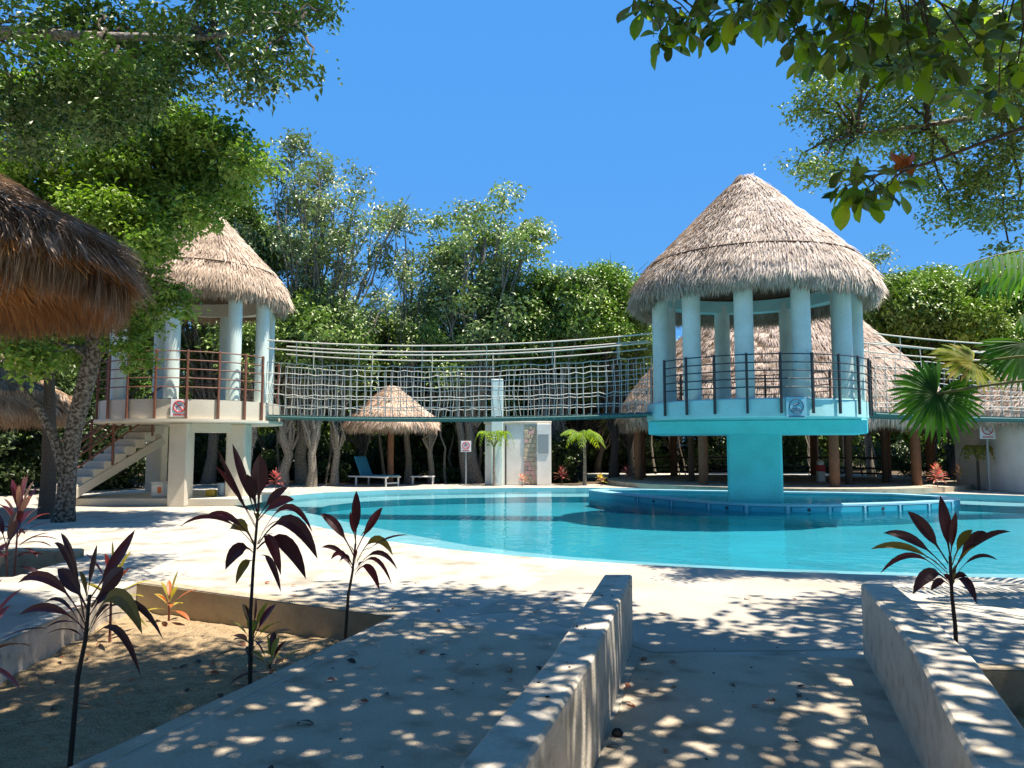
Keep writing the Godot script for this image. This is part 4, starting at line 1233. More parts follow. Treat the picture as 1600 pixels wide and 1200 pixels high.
	balls = [[-5.26, 5.98, -8.17, 0.50], [-4.79, 6.15, -8.34, 0.50], [-4.24, 5.96, -8.41, 0.50], [-3.73, 5.69, -8.62, 0.42], [-3.96, 5.32, -8.34, 0.40], [-3.35, 5.91, -8.59, 0.40], [-2.54, 5.04, -7.34, 0.35], [-2.49, 5.71, -7.95, 0.35], [-2.36, 6.31, -8.62, 0.25], [-3.29, 6.18, -8.21, 0.35], [-2.76, 6.39, -8.56, 0.35], [-4.20, 5.10, -7.46, 0.50], [-4.12, 5.06, -7.96, 0.40], [-4.76, 5.12, -7.65, 0.50], [-2.99, 5.19, -8.06, 0.22], [-2.46, 5.42, -8.10, 0.25], [-2.00, 5.09, -7.32, 0.18], [-3.54, 5.72, -7.60, 0.35], [-5.16, 4.66, -7.69, 0.50], [-5.25, 5.05, -8.58, 0.50], [-2.15, 6.28, -8.37, 0.20], [-4.15, 4.66, -7.52, 0.40], [-3.58, 5.96, -8.42, 0.30], [-2.64, 5.59, -7.49, 0.30]]
	tp = [Vector3(-8.6, -0.1, -7.2), Vector3(-8.4, 1.8, -7.3), Vector3(-8.0, 3.6, -7.5), Vector3(-7.0, 5.0, -7.7), Vector3(-5.6, 5.75, -7.9), Vector3(-4.4, 5.75, -8.0), Vector3(-3.4, 5.8, -8.1), Vector3(-2.4, 6.0, -8.2)]
	b = MB.new()
	b.tube(tp, [0.3, 0.24, 0.2, 0.15, 0.08, 0.05, 0.035, 0.012], 10)
	part("trunk", b, M.bark_pale, t)
	b = MB.new()
	balls_limbs(b, tp.slice(3), balls, 0.025, 5)
	part("limbs", b, M.bark_brown, t)
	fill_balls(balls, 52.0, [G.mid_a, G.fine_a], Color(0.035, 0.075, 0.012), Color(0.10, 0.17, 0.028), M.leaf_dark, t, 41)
	up = []
	for i in 60:
		var x := r.randf_range(-4.4, -0.4)
		var z := r.randf_range(0.2, 5.7)
		up.append([x, 1.3 + 0.62 * maxf(z, 2.8) + r.randf_range(1.35, 2.3), -z, r.randf_range(0.55, 0.95)])
		if x < -2.4 and r.randf() < 0.55: up.pop_back()
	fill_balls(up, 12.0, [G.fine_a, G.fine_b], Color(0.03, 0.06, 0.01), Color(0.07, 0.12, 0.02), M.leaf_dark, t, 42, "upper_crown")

	# small leaved tree reaching in from the other side
	t = thing("small_leaved_tree", "small leaved tree hanging in from the side against the blue sky", "tree")
	balls = [[3.45, 5.15, -8.15, 0.30], [3.30, 5.07, -8.29, 0.22], [3.59, 4.81, -8.35, 0.30], [3.90, 5.15, -8.53, 0.30], [4.13, 4.74, -8.29, 0.35], [3.24, 4.51, -8.51, 0.16], [3.02, 4.06, -7.43, 0.20], [3.48, 4.27, -7.96, 0.22], [4.56, 5.18, -8.53, 0.40], [4.56, 4.52, -8.18, 0.35], [5.11, 5.01, -8.48, 0.40], [4.88, 4.93, -7.54, 0.40], [4.80, 4.08, -7.96, 0.35], [5.01, 4.19, -7.70, 0.35], [5.01, 3.76, -8.05, 0.25], [4.72, 3.84, -8.09, 0.22], [4.99, 3.63, -7.42, 0.30], [5.20, 4.58, -7.66, 0.40], [4.02, 5.24, -7.74, 0.35], [4.01, 5.55, -8.50, 0.30], [3.53, 5.53, -8.32, 0.20], [4.40, 5.16, -7.59, 0.40], [5.52, 5.93, -8.36, 0.40], [4.61, 5.63, -7.57, 0.40], [4.53, 5.81, -8.14, 0.40], [3.81, 5.55, -7.55, 0.40], [5.09, 5.00, -7.40, 0.40], [4.48, 4.25, -8.45, 0.18], [5.04, 3.37, -7.65, 0.12]]
	tp = [Vector3(8.2, -0.1, -7.6), Vector3(8.1, 1.8, -7.6), Vector3(7.8, 3.3, -7.7), Vector3(7.1, 4.4, -7.8), Vector3(6.2, 4.9, -7.9), Vector3(5.3, 4.9, -8.0), Vector3(4.5, 4.8, -8.1), Vector3(3.8, 4.75, -8.2)]
	b = MB.new()
	b.tube(tp, [0.3, 0.25, 0.2, 0.12, 0.06, 0.035, 0.025, 0.012], 10)
	part("trunk", b, M.bark_pale, t)
	b = MB.new()
	balls_limbs(b, tp.slice(3), balls, 0.018, 6)
	part("limbs", b, M.bark_brown, t)
	fill_balls(balls, 120.0, [G.small_a, G.small_b, G.fine_a], Color(0.13, 0.20, 0.035), Color(0.30, 0.39, 0.08), M.leaf_gloss, t, 51)

	# broad leaved tree right overhead: single large leaves, and the crown that shades walkway and ramp
	t = thing("broad_leaved_tree", "tree with large glossy leaves hanging overhead in front of the sky", "tree")
	var whorls := [[0.86, 4.13, -4.69, 0.50], [1.02, 4.07, -4.77, 0.50], [0.98, 3.95, -4.81, 0.50], [1.20, 4.18, -4.91, 0.50], [1.31, 4.03, -4.77, 0.50], [1.49, 4.17, -4.90, 0.50], [1.45, 3.84, -4.27, 0.50], [1.71, 3.98, -4.58, 0.50], [1.90, 4.02, -4.91, 0.50], [1.92, 3.76, -4.70, 0.50], [2.06, 4.09, -4.88, 0.50], [1.92, 3.64, -4.33, 0.50], [2.11, 4.00, -4.58, 0.50], [2.11, 3.75, -4.42, 0.50], [2.19, 3.68, -4.63, 0.50], [2.36, 3.73, -4.65, 0.50], [2.13, 3.74, -4.26, 0.50], [2.37, 3.74, -4.40, 0.50], [2.42, 3.56, -4.45, 0.50], [2.64, 4.19, -4.89, 0.50], [2.79, 4.00, -4.79, 0.50], [2.53, 3.56, -4.36, 0.50], [3.01, 4.10, -4.81, 0.50], [2.75, 3.59, -4.35, 0.50], [3.13, 3.94, -4.68, 0.50], [2.97, 3.55, -4.34, 0.50], [1.96, 2.80, -4.25, 0.50], [2.35, 2.95, -4.86, 0.50], [1.97, 2.80, -4.40, 0.50], [2.07, 2.75, -4.40, 0.50], [2.50, 3.05, -4.94, 0.50], [3.26, 4.17, -4.86, 0.50], [1.75, 3.99, -4.45, 0.50], [2.15, 4.27, -4.92, 0.50], [2.80, 3.53, -4.63, 0.50], [3.10, 3.54, -4.72, 0.50]]
	tp = [Vector3(6.6, -0.1, -2.6), Vector3(6.4, 1.8, -2.7), Vector3(6.0, 3.6, -3.0), Vector3(5.2, 4.8, -3.5), Vector3(4.2, 5.0, -4.1), Vector3(3.2, 4.7, -4.5), Vector3(2.4, 4.55, -4.7), Vector3(1.6, 4.55, -4.85), Vector3(0.9, 4.4, -4.85)]
	b = MB.new()
	b.tube(tp, [0.32, 0.26, 0.22, 0.15, 0.08, 0.045, 0.03, 0.02, 0.008], 10)
	part("trunk", b, M.bark_brown, t)
	var kinds := [broad_leaf(0.15, 0.072, 0.06), broad_leaf(0.13, 0.066, 0.12), broad_leaf(0.17, 0.08, 0.18)]
	r.seed = 77
	b = MB.new()
	whorls.append_array([[0.95, 4.22, -4.8, 0.5], [1.12, 3.98, -4.7, 0.5], [1.28, 4.2, -4.7, 0.5], [1.42, 4.02, -4.6, 0.5], [1.6, 4.12, -4.6, 0.5], [1.78, 3.78, -4.5, 0.5], [1.86, 4.15, -4.6, 0.5], [2.02, 3.92, -4.5, 0.5], [2.26, 4.0, -4.7, 0.5], [2.3, 3.62, -4.5, 0.5], [2.5, 3.9, -4.6, 0.5], [2.6, 3.75, -4.5, 0.5], [2.85, 3.8, -4.5, 0.5], [2.95, 4.15, -4.7, 0.5], [3.2, 3.75, -4.6, 0.5], [3.3, 4.0, -4.6, 0.5], [1.55, 3.96, -4.4, 0.5]])
	var low_limb := [Vector3(4.6, 4.6, -4.6), Vector3(4.0, 3.9, -4.7), Vector3(3.3, 3.35, -4.75), Vector3(2.6, 3.08, -4.7), Vector3(2.2, 2.95, -4.55)]
	b.tube(low_limb, [0.02, 0.016, 0.012, 0.009, 0.005], 6)
	var more := [[], []]
	for w in whorls:
		var c := Vector3(w[0], w[1], w[2])
		var best: Vector3 = tp[4]
		for p in (low_limb.slice(2) if c.y < 3.2 else tp.slice(4)):
			if p.distance_to(c) < best.distance_to(c) or (c.y < 3.2 and best == tp[4]): best = p
		b.tube(curve(best, best.lerp(c, 0.5) + Vector3(0, 0.06, 0), c, 5, 0.02, r), taper(0.009, 0.004, 5), 5)
		var low: bool = w[1] < 3.2
		for k in 6:
			var yaw2 := k * TAU / 6.0 + 0.5 + r.randf_range(-0.4, 0.4)
			more[0].append(Transform3D((Basis(Vector3.UP, yaw2) * Basis(Vector3.RIGHT, -r.randf_range(-1.2, 0.2)) * Basis(Vector3.BACK, r.randfn() * 0.4)).scaled(Vector3.ONE * r.randf_range(0.8, 1.25)), c + Vector3(r.randfn(), r.randfn() + 1.0, r.randfn()) * 0.04))
			more[1].append(mixc(Color(0.045, 0.09, 0.018), Color(0.10, 0.17, 0.025), r.randf(), 1.0))
			var yaw := k * TAU / 6.0 + r.randf_range(-0.4, 0.4)
			var pitch := r.randf_range(-1.25, 0.15)
			var lf: MeshInstance3D = part("leaf", kinds[r.randi() % 3], M.big_leaf[(r.randi() % 3) if low or r.randf() < 0.35 else 1], t)
			lf.transform = Transform3D(Basis(Vector3.UP, yaw) * Basis(Vector3.RIGHT, -pitch) * Basis(Vector3.BACK, r.randfn() * 0.4), c + Vector3(r.randfn(), r.randfn(), r.randfn()) * 0.03)
			lf.scale = Vector3.ONE * r.randf_range(0.85, 1.3)
	part("twigs", b, M.bark_brown, t)
	multi("foliage", kinds[0], M.leaf_dark, more[0], more[1], t, "stuff")
	for k in 7:
		var lf: MeshInstance3D = part("dead_leaf", kinds[k % 3], M.dead_leaf, t)
		lf.transform = Transform3D(Basis(Vector3.UP, k * 0.9) * Basis(Vector3.RIGHT, 0.9), Vector3(2.46 + 0.025 * k, 3.22 - 0.012 * (k % 3), -4.85))
	up = []
	for i in 88:
		var x := r.randf_range(-1.0, 6.6)
		var z := r.randf_range(-1.8, 5.9)
		if x < 0.2 and z > 5.0: continue
		if x > 1.9 and z > 0.8 and r.randf() < 0.5: continue
		up.append([x, 1.3 + 0.62 * maxf(z, 2.8) + r.randf_range(1.35, 2.5), -z, r.randf_range(0.6, 1.0)])
	for q in [[0.6, 3.2], [1.2, 2.0], [1.6, 4.1]]: up.append([q[0], 1.3 + 0.62 * maxf(q[1], 2.8) + 1.7, -q[1], 0.8])
	fill_balls(up, 7.5, [G.leaf_a, G.leaf_b], Color(0.03, 0.06, 0.01), Color(0.08, 0.13, 0.02), M.leaf_dark, t, 61, "upper_crown")
	var ub := MB.new()
	balls_limbs(ub, tp.slice(3, 6), up, 0.04, 8)
	part("upper_limbs", ub, M.bark_brown, t)

# ---------------------------------------------------------------- palms
func fan_leaf(t: Node3D, from: Vector3, hub: Vector3, face: Vector3, up: Vector3, rad: float, n: int, spread: float, mats: Array, sd: int) -> void:
	var r := RandomNumberGenerator.new()
	r.seed = sd
	var b := MB.new()
	b.tube(curve(from, from.lerp(hub, 0.5) + Vector3(0, 0.3, 0), hub, 8, 0.0, r), taper(0.017, 0.011, 8), 7)
	var st := part("frond", b, M.frond_stem, t)
	var x := up.cross(face).normalized()
	var y := face.cross(x).normalized()
	for k in n:
		var a := deg_to_rad(lerpf(-spread, spread, (k + 0.5) / n))
		var d := y * cos(a) + x * sin(a)
		var l := rad * (1.0 - 0.18 * absf(a) / PI) * r.randf_range(0.92, 1.05)
		var side := face.cross(d).normalized()
		var lb := MB.new()
		var tip := hub + d * l - Vector3(0, l * 0.10 + r.randf() * 0.06 * l, 0) + face * r.randfn() * 0.02
		lb.blade(hub, hub + d * l * 0.55 + face * 0.03, tip, l * PI * spread / 180.0 / n * 0.62 + 0.005, side, 0.5, 0.0, 7, 0.5)
		part("leaflet", lb, mats[r.randi() % mats.size()], st)

func feather(t: Node3D, from: Vector3, c: Vector3, tip: Vector3, pairs: int, ll: float, mats: Array, sd: int, wide := 0.02, hang := 0.7, called := "frond") -> void:
	var r := RandomNumberGenerator.new()
	r.seed = sd
	var rib := curve(from, c, tip, 12, 0.0, r)
	var b := MB.new()
	b.tube(rib, taper(0.02, 0.004, 12), 6)
	var st := part(called, b, M.frond_stem, t)
	for k in pairs:
		var s := 0.15 + 0.83 * k / pairs
		var p: Vector3 = from.lerp(c, s).lerp(c.lerp(tip, s), s)
		var tg: Vector3 = ((c - from) * (1.0 - s) + (tip - c) * s).normalized()
		var sd2 := tg.cross(Vector3.UP).normalized()
		for g in [-1.0, 1.0]:
			var l: float = ll * sin(PI * clampf(s * 0.85 + 0.12, 0, 1)) * r.randf_range(0.85, 1.1) + 0.05
			var d: Vector3 = (sd2 * g + tg * 0.6 - Vector3.UP * hang * r.randf_range(0.7, 1.2)).normalized()
			var lb := MB.new()
			lb.blade(p, p + d * l * 0.5 + Vector3(0, l * 0.08, 0), p + d * l - Vector3(0, l * 0.15 * hang, 0), wide, tg, 0.3, 0.0, 4, 0.4)
			part("leaflet", lb, mats[r.randi() % mats.size()], st)

func palms() -> void:
	M.frond_stem = plain_mat("green frond stalk", lin(0.12, 0.14, 0.04), 0.6)
	var mk := func(called: String, c: Color, back: Color) -> StandardMaterial3D:
		var m := plain_mat(called, c, 0.6, 0.35)
		m.backlight_enabled = true
		m.backlight = back
		return m
	var green := [mk.call("dark fan leaflet", lin(0.02, 0.065, 0.018), Color(0.3, 0.5, 0.1)), mk.call("fan leaflet", lin(0.03, 0.09, 0.02), Color(0.4, 0.6, 0.12))]
	var yellow := [mk.call("yellowing fan leaflet", lin(0.13, 0.14, 0.018), Color(0.7, 0.68, 0.15)), mk.call("olive fan leaflet", lin(0.09, 0.115, 0.02), Color(0.6, 0.65, 0.15)), mk.call("tan fan leaflet", lin(0.18, 0.14, 0.035), Color(0.7, 0.6, 0.2))]
	var lime := [mk.call("lime palm leaflet", lin(0.12, 0.20, 0.02), Color(0.75, 0.85, 0.15)), mk.call("green palm leaflet", lin(0.07, 0.14, 0.02), Color(0.6, 0.75, 0.12))]
	# fan palm, trunk just outside the frame
	var t := thing("fan_palm", "fan palm with one green and one yellow fan leaf, before the far bridge", "palm")
	var b := MB.new()
	var r := RandomNumberGenerator.new()
	r.seed = 3
	b.tube([Vector3(5.6, -0.3, -4.0), Vector3(5.6, 0.7, -4.05), Vector3(5.55, 1.6, -4.2)], [0.13, 0.11, 0.1], 12)
	part("trunk", b, M.bark_brown, t)
	var top := Vector3(5.55, 1.6, -4.2)
	fan_leaf(t, top, Vector3(3.60, 1.76, -6.5), Vector3(-0.15, 0.35, 0.9).normalized(), Vector3(-0.35, -0.45, 0.1), 0.43, 40, 160, green, 4)
	fan_leaf(t, top, Vector3(3.98, 2.04, -6.6), Vector3(0.05, 0.75, 0.65).normalized(), Vector3(-0.9, 0.05, 0.1), 0.38, 30, 120, yellow, 5)
	fan_leaf(t, top, Vector3(4.32, 2.18, -6.4), Vector3(-0.3, 0.2, 0.9).normalized(), Vector3(-0.35, -0.9, 0.0), 0.42, 26, 85, green, 6)
	# feather palm hanging in at the edge
	t = thing("feather_palm", "palm with dark drooping feather fronds hanging in at the picture edge", "palm")
	b = MB.new()
	b.tube([Vector3(6.3, -0.1, -6.6), Vector3(6.25, 1.5, -6.6), Vector3(6.1, 2.8, -6.6)], [0.14, 0.12, 0.1], 12)
	part("trunk", b, M.bark_brown, t)
	top = Vector3(6.1, 2.8, -6.6)
	feather(t, top, Vector3(5.2, 3.4, -6.5), Vector3(4.30, 2.35, -6.5), 40, 0.6, green, 7, 0.026, 1.5)
	feather(t, top, Vector3(5.1, 3.35, -6.9), Vector3(4.1, 2.95, -6.9), 30, 0.45, green, 8, 0.02, 1.4)
	feather(t, top, Vector3(5.4, 3.1, -6.3), Vector3(4.55, 2.2, -6.3), 38, 0.68, green, 9, 0.028, 1.6)
	feather(t, top, Vector3(5.8, 3.6, -7.4), Vector3(5.0, 3.0, -8.2), 28, 0.55, green, 10, 0.024, 1.3)
	# small palm beside the hall
	t = thing("small_palm", "small lime green palm with a thin pale trunk beside the thatched hall", "palm", Vector3(2.55, 0, -27.2))
	b = MB.new()
	b.tube([Vector3(0, -0.1, 0), Vector3(0.02, 0.8, 0), Vector3(0, 1.55, 0)], [0.075, 0.055, 0.05], 10)
	part("trunk", b, M.bark_pale, t)
	for k in 11:
		var a := k * TAU / 11.0 + r.randf() * 0.3
		var d := Vector3(cos(a), 0, sin(a))
		feather(t, Vector3(0, 1.5, 0), d * 0.35 + Vector3(0, 2.25, 0), d * (0.78 + 0.1 * (k % 2)) + Vector3(0, 1.25 + 0.5 * (k % 3) / 2.0, 0), 12, 0.3, lime, 20 + k, 0.026, 0.8)
	t = thing("curled_palm", "young palm with yellow green fronds curling round the tall shower pier", "palm", Vector3(-0.62, 0, -26.55))
	b = MB.new()
	b.tube([Vector3(0, -0.1, 0), Vector3(0, 1.3, 0)], [0.05, 0.04], 9)
	part("trunk", b, M.bark_pale, t)
	for k in 6:
		var d := Vector3(cos(k * 1.05 + 0.2), 0, 0.45 * sin(k * 1.05 + 0.2))
		feather(t, Vector3(0, 1.3, 0), d * 0.55 + Vector3(0, 2.5, 0), d * 0.72 + Vector3(0, 1.25, 0), 12, 0.2, lime, 40 + k, 0.024, 0.6)
	t = thing("yellow_palm", "yellowing little palm behind the sign beside the white hut", "palm", Vector3(14.3, 0, -23.7))
	b = MB.new()
	b.tube([Vector3(0, -0.1, 0), Vector3(0, 0.9, 0)], [0.05, 0.04], 9)
	part("trunk", b, M.bark_brown, t)
	for k in 7:
		var d := Vector3(cos(k * 0.9), 0, sin(k * 0.9))
		feather(t, Vector3(0, 0.9, 0), d * 0.3 + Vector3(0, 1.9, 0), d * 0.5 + Vector3(0, 0.85, 0), 10, 0.22, yellow, 50 + k, 0.026, 0.7)

# ---------------------------------------------------------------- red leaved plants
# leaves: [node x, node y, tip x, tip y, tip z, half width, arch]
func cordyline(label: String, stem: Array, leaves: Array, mats: Array, weights: Array, sd: int) -> void:
	var base: Vector3 = stem[0]
	var t := thing("cordyline", label, "plant", base, "red leaved shrubs round the deck")
	var r := RandomNumberGenerator.new()
	r.seed = sd
	var b := MB.new()
	var pts := []
	for p in stem: pts.append(p - base)
	pts[0].y -= 0.08
	b.tube(pts, taper(0.013, 0.008, pts.size() - 1), 8)
	part("stem", b, M.stem, t)
	for q in leaves:
		var z0: float = base.z + r.randf_range(-0.01, 0.01)
		var p0 := Vector3(q[0], q[1], z0) - base
		var p2 := Vector3(q[2], q[3], q[4]) - base
		var c: Vector3 = p0.lerp(p2, 0.5) + Vector3(0, q[6] * 1.25 + 0.02, 0)
		var lb := MB.new()
		var side := (p2 - p0).cross(Vector3(r.randf_range(-0.25, 0.25), 0.3, 1.0)).normalized()
		lb.blade(p0, c, p2, q[5], side, 0.28, 0.28, 10, 0.45)
		var pick := r.randf()
		var m: Material = mats[0] if pick < weights[0] else (mats[1] if pick < weights[1] else mats[2])
		part("leaf", lb, m, t)
	# younger, narrower leaves round the growing tip
	var tip: Vector3 = pts[-1]
	for k in 7:
		var yaw := k * 2.4 + r.randf()
		var el := r.randf_range(0.35, 1.35)
		var d := Vector3(cos(yaw) * cos(el), sin(el), sin(yaw) * cos(el))
		var l := r.randf_range(0.14, 0.26)
		var p0 := tip - Vector3(0, r.randf() * 0.22, 0)
		var lb := MB.new()
		lb.blade(p0, p0 + d * l * 0.55 + Vector3(0, l * 0.12, 0), p0 + d * l - Vector3(0, l * r.randf() * 0.35, 0), r.randf_range(0.010, 0.020), d.cross(Vector3.UP).normalized(), 0.3, 0.3, 8, 0.45)
		part("leaf", lb, mats[r.randi() % 3], t)

func small_cordyline(called: String, label: String, base: Vector3, h: float, ll: float, n: int, mats: Array, sd: int, wide := 0.028) -> void:
	var t := thing(called, label, "plant", base, "red leaved shrubs round the deck")
	var r := RandomNumberGenerator.new()
	r.seed = sd
	var b := MB.new()
	var top := Vector3(r.randfn() * 0.03, h * 0.6, r.randfn() * 0.03)
	b.tube([Vector3(0, -0.06, 0), top * 0.5, top], [0.012, 0.01, 0.008], 7)
	part("stem", b, M.stem_red, t)
	for k in n:
		var yaw := k * 2.4 + r.randf() * 0.5
		var f := float(k) / n
		var el := lerpf(-0.15, 1.45, f)
		var d := Vector3(cos(yaw) * cos(el), sin(el), sin(yaw) * cos(el))
		var l := ll * r.randf_range(0.75, 1.15)
		var p0 := top * lerpf(0.55, 1.0, f)
		var lb := MB.new()
		lb.blade(p0, p0 + d * l * 0.55 + Vector3(0, l * 0.16, 0), p0 + d * l - Vector3(0, l * 0.12 * (1.0 - f), 0), wide * r.randf_range(0.7, 1.1), d.cross(Vector3.UP if absf(d.y) < 0.95 else Vector3.RIGHT).normalized(), 0.25, 0.25, 8, 0.45)
		part("leaf", lb, mats[r.randi() % mats.size()], t)

func cordylines() -> void:
	cordyline("dark purple leaved plant nearest in the sandy bed, with a thin bare stem", [Vector3(-2.11, -0.19, -3.80), Vector3(-2.09, 0.20, -3.80), Vector3(-2.06, 0.38, -3.80), Vector3(-2.05, 0.59, -3.80)], [[-2.07, 0.47, -2.24, 0.88, -3.86, 0.018, 0.10], [-2.07, 0.48, -2.23, 0.84, -3.79, 0.017, 0.13], [-2.05, 0.51, -2.23, 0.71, -3.83, 0.036, 0.03], [-2.06, 0.45, -2.39, 0.65, -3.78, 0.026, 0.16], [-2.06, 0.41, -2.37, 0.50, -3.77, 0.021, 0.10], [-2.06, 0.39, -2.34, 0.52, -3.90, 0.010, 0.13], [-2.05, 0.57, -1.90, 0.89, -3.92, 0.029, -0.03], [-2.04, 0.53, -1.85, 0.73, -3.72, 0.042, 0.02], [-2.05, 0.48, -1.95, 0.61, -3.86, 0.021, 0.03], [-2.05, 0.41, -1.71, 0.36, -3.86, 0.017, 0.25], [-2.05, 0.41, -1.73, 0.43, -3.68, 0.039, 0.27], [-2.06, 0.34, -1.79, 0.20, -3.81, 0.018, 0.24], [-2.05, 0.39, -1.91, 0.56, -3.72, 0.009, 0.05], [-2.06, 0.56, -2.03, 0.83, -3.81, 0.013, 0.00]], M.purple, [0.75, 0.92], 1)
	cordyline("tallest dark purple plant, beside the grey walkway edge", [Vector3(-1.69, -0.20, -5.10), Vector3(-1.70, 0.22, -5.10), Vector3(-1.69, 0.55, -5.10), Vector3(-1.67, 0.88, -5.10)], [[-1.67, 0.76, -1.94, 1.30, -5.07, 0.017, -0.04], [-1.67, 0.82, -1.88, 1.33, -5.18, 0.028, 0.00], [-1.67, 0.88, -1.66, 1.26, -5.07, 0.056, 0.00], [-1.68, 0.78, -1.93, 1.19, -5.01, 0.017, 0.04], [-1.67, 0.82, -1.43, 0.96, -5.09, 0.035, 0.06], [-1.66, 0.69, -1.29, 0.75, -5.04, 0.021, 0.30], [-1.66, 0.67, -1.26, 0.58, -5.06, 0.049, 0.30], [-1.67, 0.64, -1.37, 0.43, -5.20, 0.049, 0.23], [-1.67, 0.67, -1.49, 0.48, -5.04, 0.035, 0.19], [-1.69, 0.67, -2.17, 0.79, -5.08, 0.016, 0.17], [-1.69, 0.69, -2.02, 0.86, -5.15, 0.024, 0.09], [-1.68, 0.65, -1.90, 0.74, -5.21, 0.042, 0.13], [-1.68, 0.60, -1.84, 0.52, -5.01, 0.045, 0.13], [-1.67, 0.84, -1.48, 1.04, -5.11, 0.028, 0.04], [-1.68, 0.88, -1.73, 1.13, -5.05, 0.035, 0.00], [-1.68, 0.55, -1.77, 0.43, -5.01, 0.028, 0.09], [-1.66, 0.59, -1.49, 0.37, -5.05, 0.021, 0.13]], M.purple, [0.55, 0.85], 2)
	cordyline("purple leaved plant at the corner where walkway meets pool deck", [Vector3(-1.30, -0.14, -6.12), Vector3(-1.28, 0.15, -6.12), Vector3(-1.25, 0.33, -6.12), Vector3(-1.23, 0.55, -6.12)], [[-1.23, 0.52, -1.21, 0.97, -6.02, 0.036, 0.00], [-1.24, 0.45, -1.52, 0.78, -6.15, 0.038, 0.08], [-1.22, 0.50, -1.01, 0.84, -6.05, 0.033, 0.03], [-1.24, 0.37, -1.50, 0.52, -6.13, 0.019, 0.08], [-1.25, 0.35, -1.40, 0.44, -6.02, 0.021, 0.13], [-1.22, 0.40, -0.92, 0.47, -6.03, 0.031, 0.23], [-1.22, 0.35, -0.91, 0.33, -6.22, 0.021, 0.20], [-1.23, 0.31, -1.05, 0.17, -6.21, 0.031, 0.18], [-1.22, 0.33, -0.95, 0.22, -6.19, 0.017, 0.23], [-1.22, 0.42, -0.79, 0.63, -6.01, 0.008, 0.08], [-1.24, 0.35, -1.36, 0.40, -6.14, 0.021, 0.10], [-1.23, 0.55, -1.27, 0.80, -6.09, 0.021, 0.00]], M.purple, [0.45, 0.8], 3)
	cordyline("dark purple plant with spread leaves behind the ramp wall, against the water", [Vector3(2.42, -0.22, -4.2), Vector3(2.37, 0.08, -4.20), Vector3(2.37, 0.35, -4.20), Vector3(2.36, 0.51, -4.20), Vector3(2.36, 0.72, -4.20)], [[2.36, 0.67, 2.35, 1.04, -4.25, 0.032, 0.00], [2.35, 0.68, 2.14, 0.96, -4.20, 0.037, 0.02], [2.34, 0.65, 2.02, 0.84, -4.23, 0.027, 0.07], [2.34, 0.63, 1.95, 0.75, -4.24, 0.020, 0.10], [2.34, 0.60, 1.97, 0.63, -4.18, 0.016, 0.16], [2.35, 0.57, 2.14, 0.52, -4.18, 0.034, 0.12], [2.37, 0.67, 2.43, 0.87, -4.10, 0.027, 0.04], [2.37, 0.63, 2.54, 0.85, -4.16, 0.027, 0.07], [2.37, 0.63, 2.63, 0.86, -4.10, 0.016, 0.09], [2.37, 0.60, 2.56, 0.71, -4.11, 0.010, 0.09], [2.37, 0.57, 2.42, 0.49, -4.08, 0.026, 0.10], [2.36, 0.68, 2.38, 0.96, -4.16, 0.020, 0.00], [2.35, 0.56, 2.29, 0.52, -4.28, 0.020, 0.05], [2.36, 0.56, 2.40, 0.62, -4.11, 0.017, 0.04]], M.purple, [0.85, 0.95], 4)
	var P: Array = M.pinks
	small_cordyline("young_cordyline", "small yellow and rust leaved seedling at the back corner of the sandy bed", Vector3(-3.08, -0.25, -7.05), 0.3, 0.25, 11, [P[1], P[1], P[2]], 5)
	small_cordyline("young_cordyline", "short red and yellow plant beside the tallest purple plant", Vector3(-1.82, -0.25, -5.5), 0.42, 0.27, 16, [P[1], P[2], M.purple[1], M.purple[2]], 6, 0.034)
	small_cordyline("young_cordyline", "pink and yellow leaved plant right behind the nearest purple plant", Vector3(-3.22, -0.25, -6.3), 0.78, 0.40, 13, [P[0], P[1], P[1], M.purple[1]], 7)
	small_cordyline("young_cordyline", "reddish low plant at the foot of the tallest purple plant", Vector3(-1.58, -0.25, -5.25), 0.2, 0.25, 12, [P[2], M.purple[1], P[1]], 8, 0.03)
	small_cordyline("pink_cordyline", "tall pink leaved shrub at the picture edge before the shaded deck", Vector3(-5.42, -0.25, -8.5), 1.4, 0.42, 30, [P[0], P[0], P[3], M.purple[1]], 9, 0.035)
	small_cordyline("pink_cordyline", "rust orange leaved plant at the picture edge close to the outer bed wall", Vector3(-3.2, -0.25, -4.7), 0.8, 0.36, 15, [P[2], P[2], P[0], M.purple[1]], 10, 0.03)
	small_cordyline("pink_cordyline", "plant with one broad dark leaf low at the picture edge", Vector3(-5.25, -0.25, -8.15), 0.95, 0.42, 11, [M.purple[1], M.purple[0]], 11, 0.055)
	small_cordyline("pink_cordyline", "salmon pink shrub before the last post of the thatched hall", Vector3(12.6, 0.0, -22.9), 0.95, 0.34, 40, [P[0], P[3], P[3], P[2]], 12, 0.05)
	small_cordyline("pink_cordyline", "smaller pale pink shrub between hall and white hut", Vector3(13.7, 0.0, -23.6), 0.95, 0.3, 24, [P[3], P[3], P[1]], 13, 0.045)
	small_cordyline("pink_cordyline", "pink shrub between the shower wall and the small palm", Vector3(1.75, 0.0, -27.0), 0.75, 0.3, 26, [P[0], P[3]], 14, 0.045)
	small_cordyline("pink_cordyline", "dark red shrub at the side of the thatched hall", Vector3(3.9, 0.0, -26.6), 0.8, 0.3, 26, [P[0], M.purple[1]], 15, 0.045)
	small_cordyline("pink_cordyline", "low rusty shrub beneath the stone cladding of the shower wall", Vector3(0.35, 0.0, -26.5), 0.42, 0.24, 20, [P[2], P[3]], 16, 0.04)
	small_cordyline("pink_cordyline", "pinkish shrub behind the front pillar of the stair tower", Vector3(-6.9, 0.0, -22.6), 0.75, 0.3, 26, [P[0], M.purple[1]], 17, 0.045)
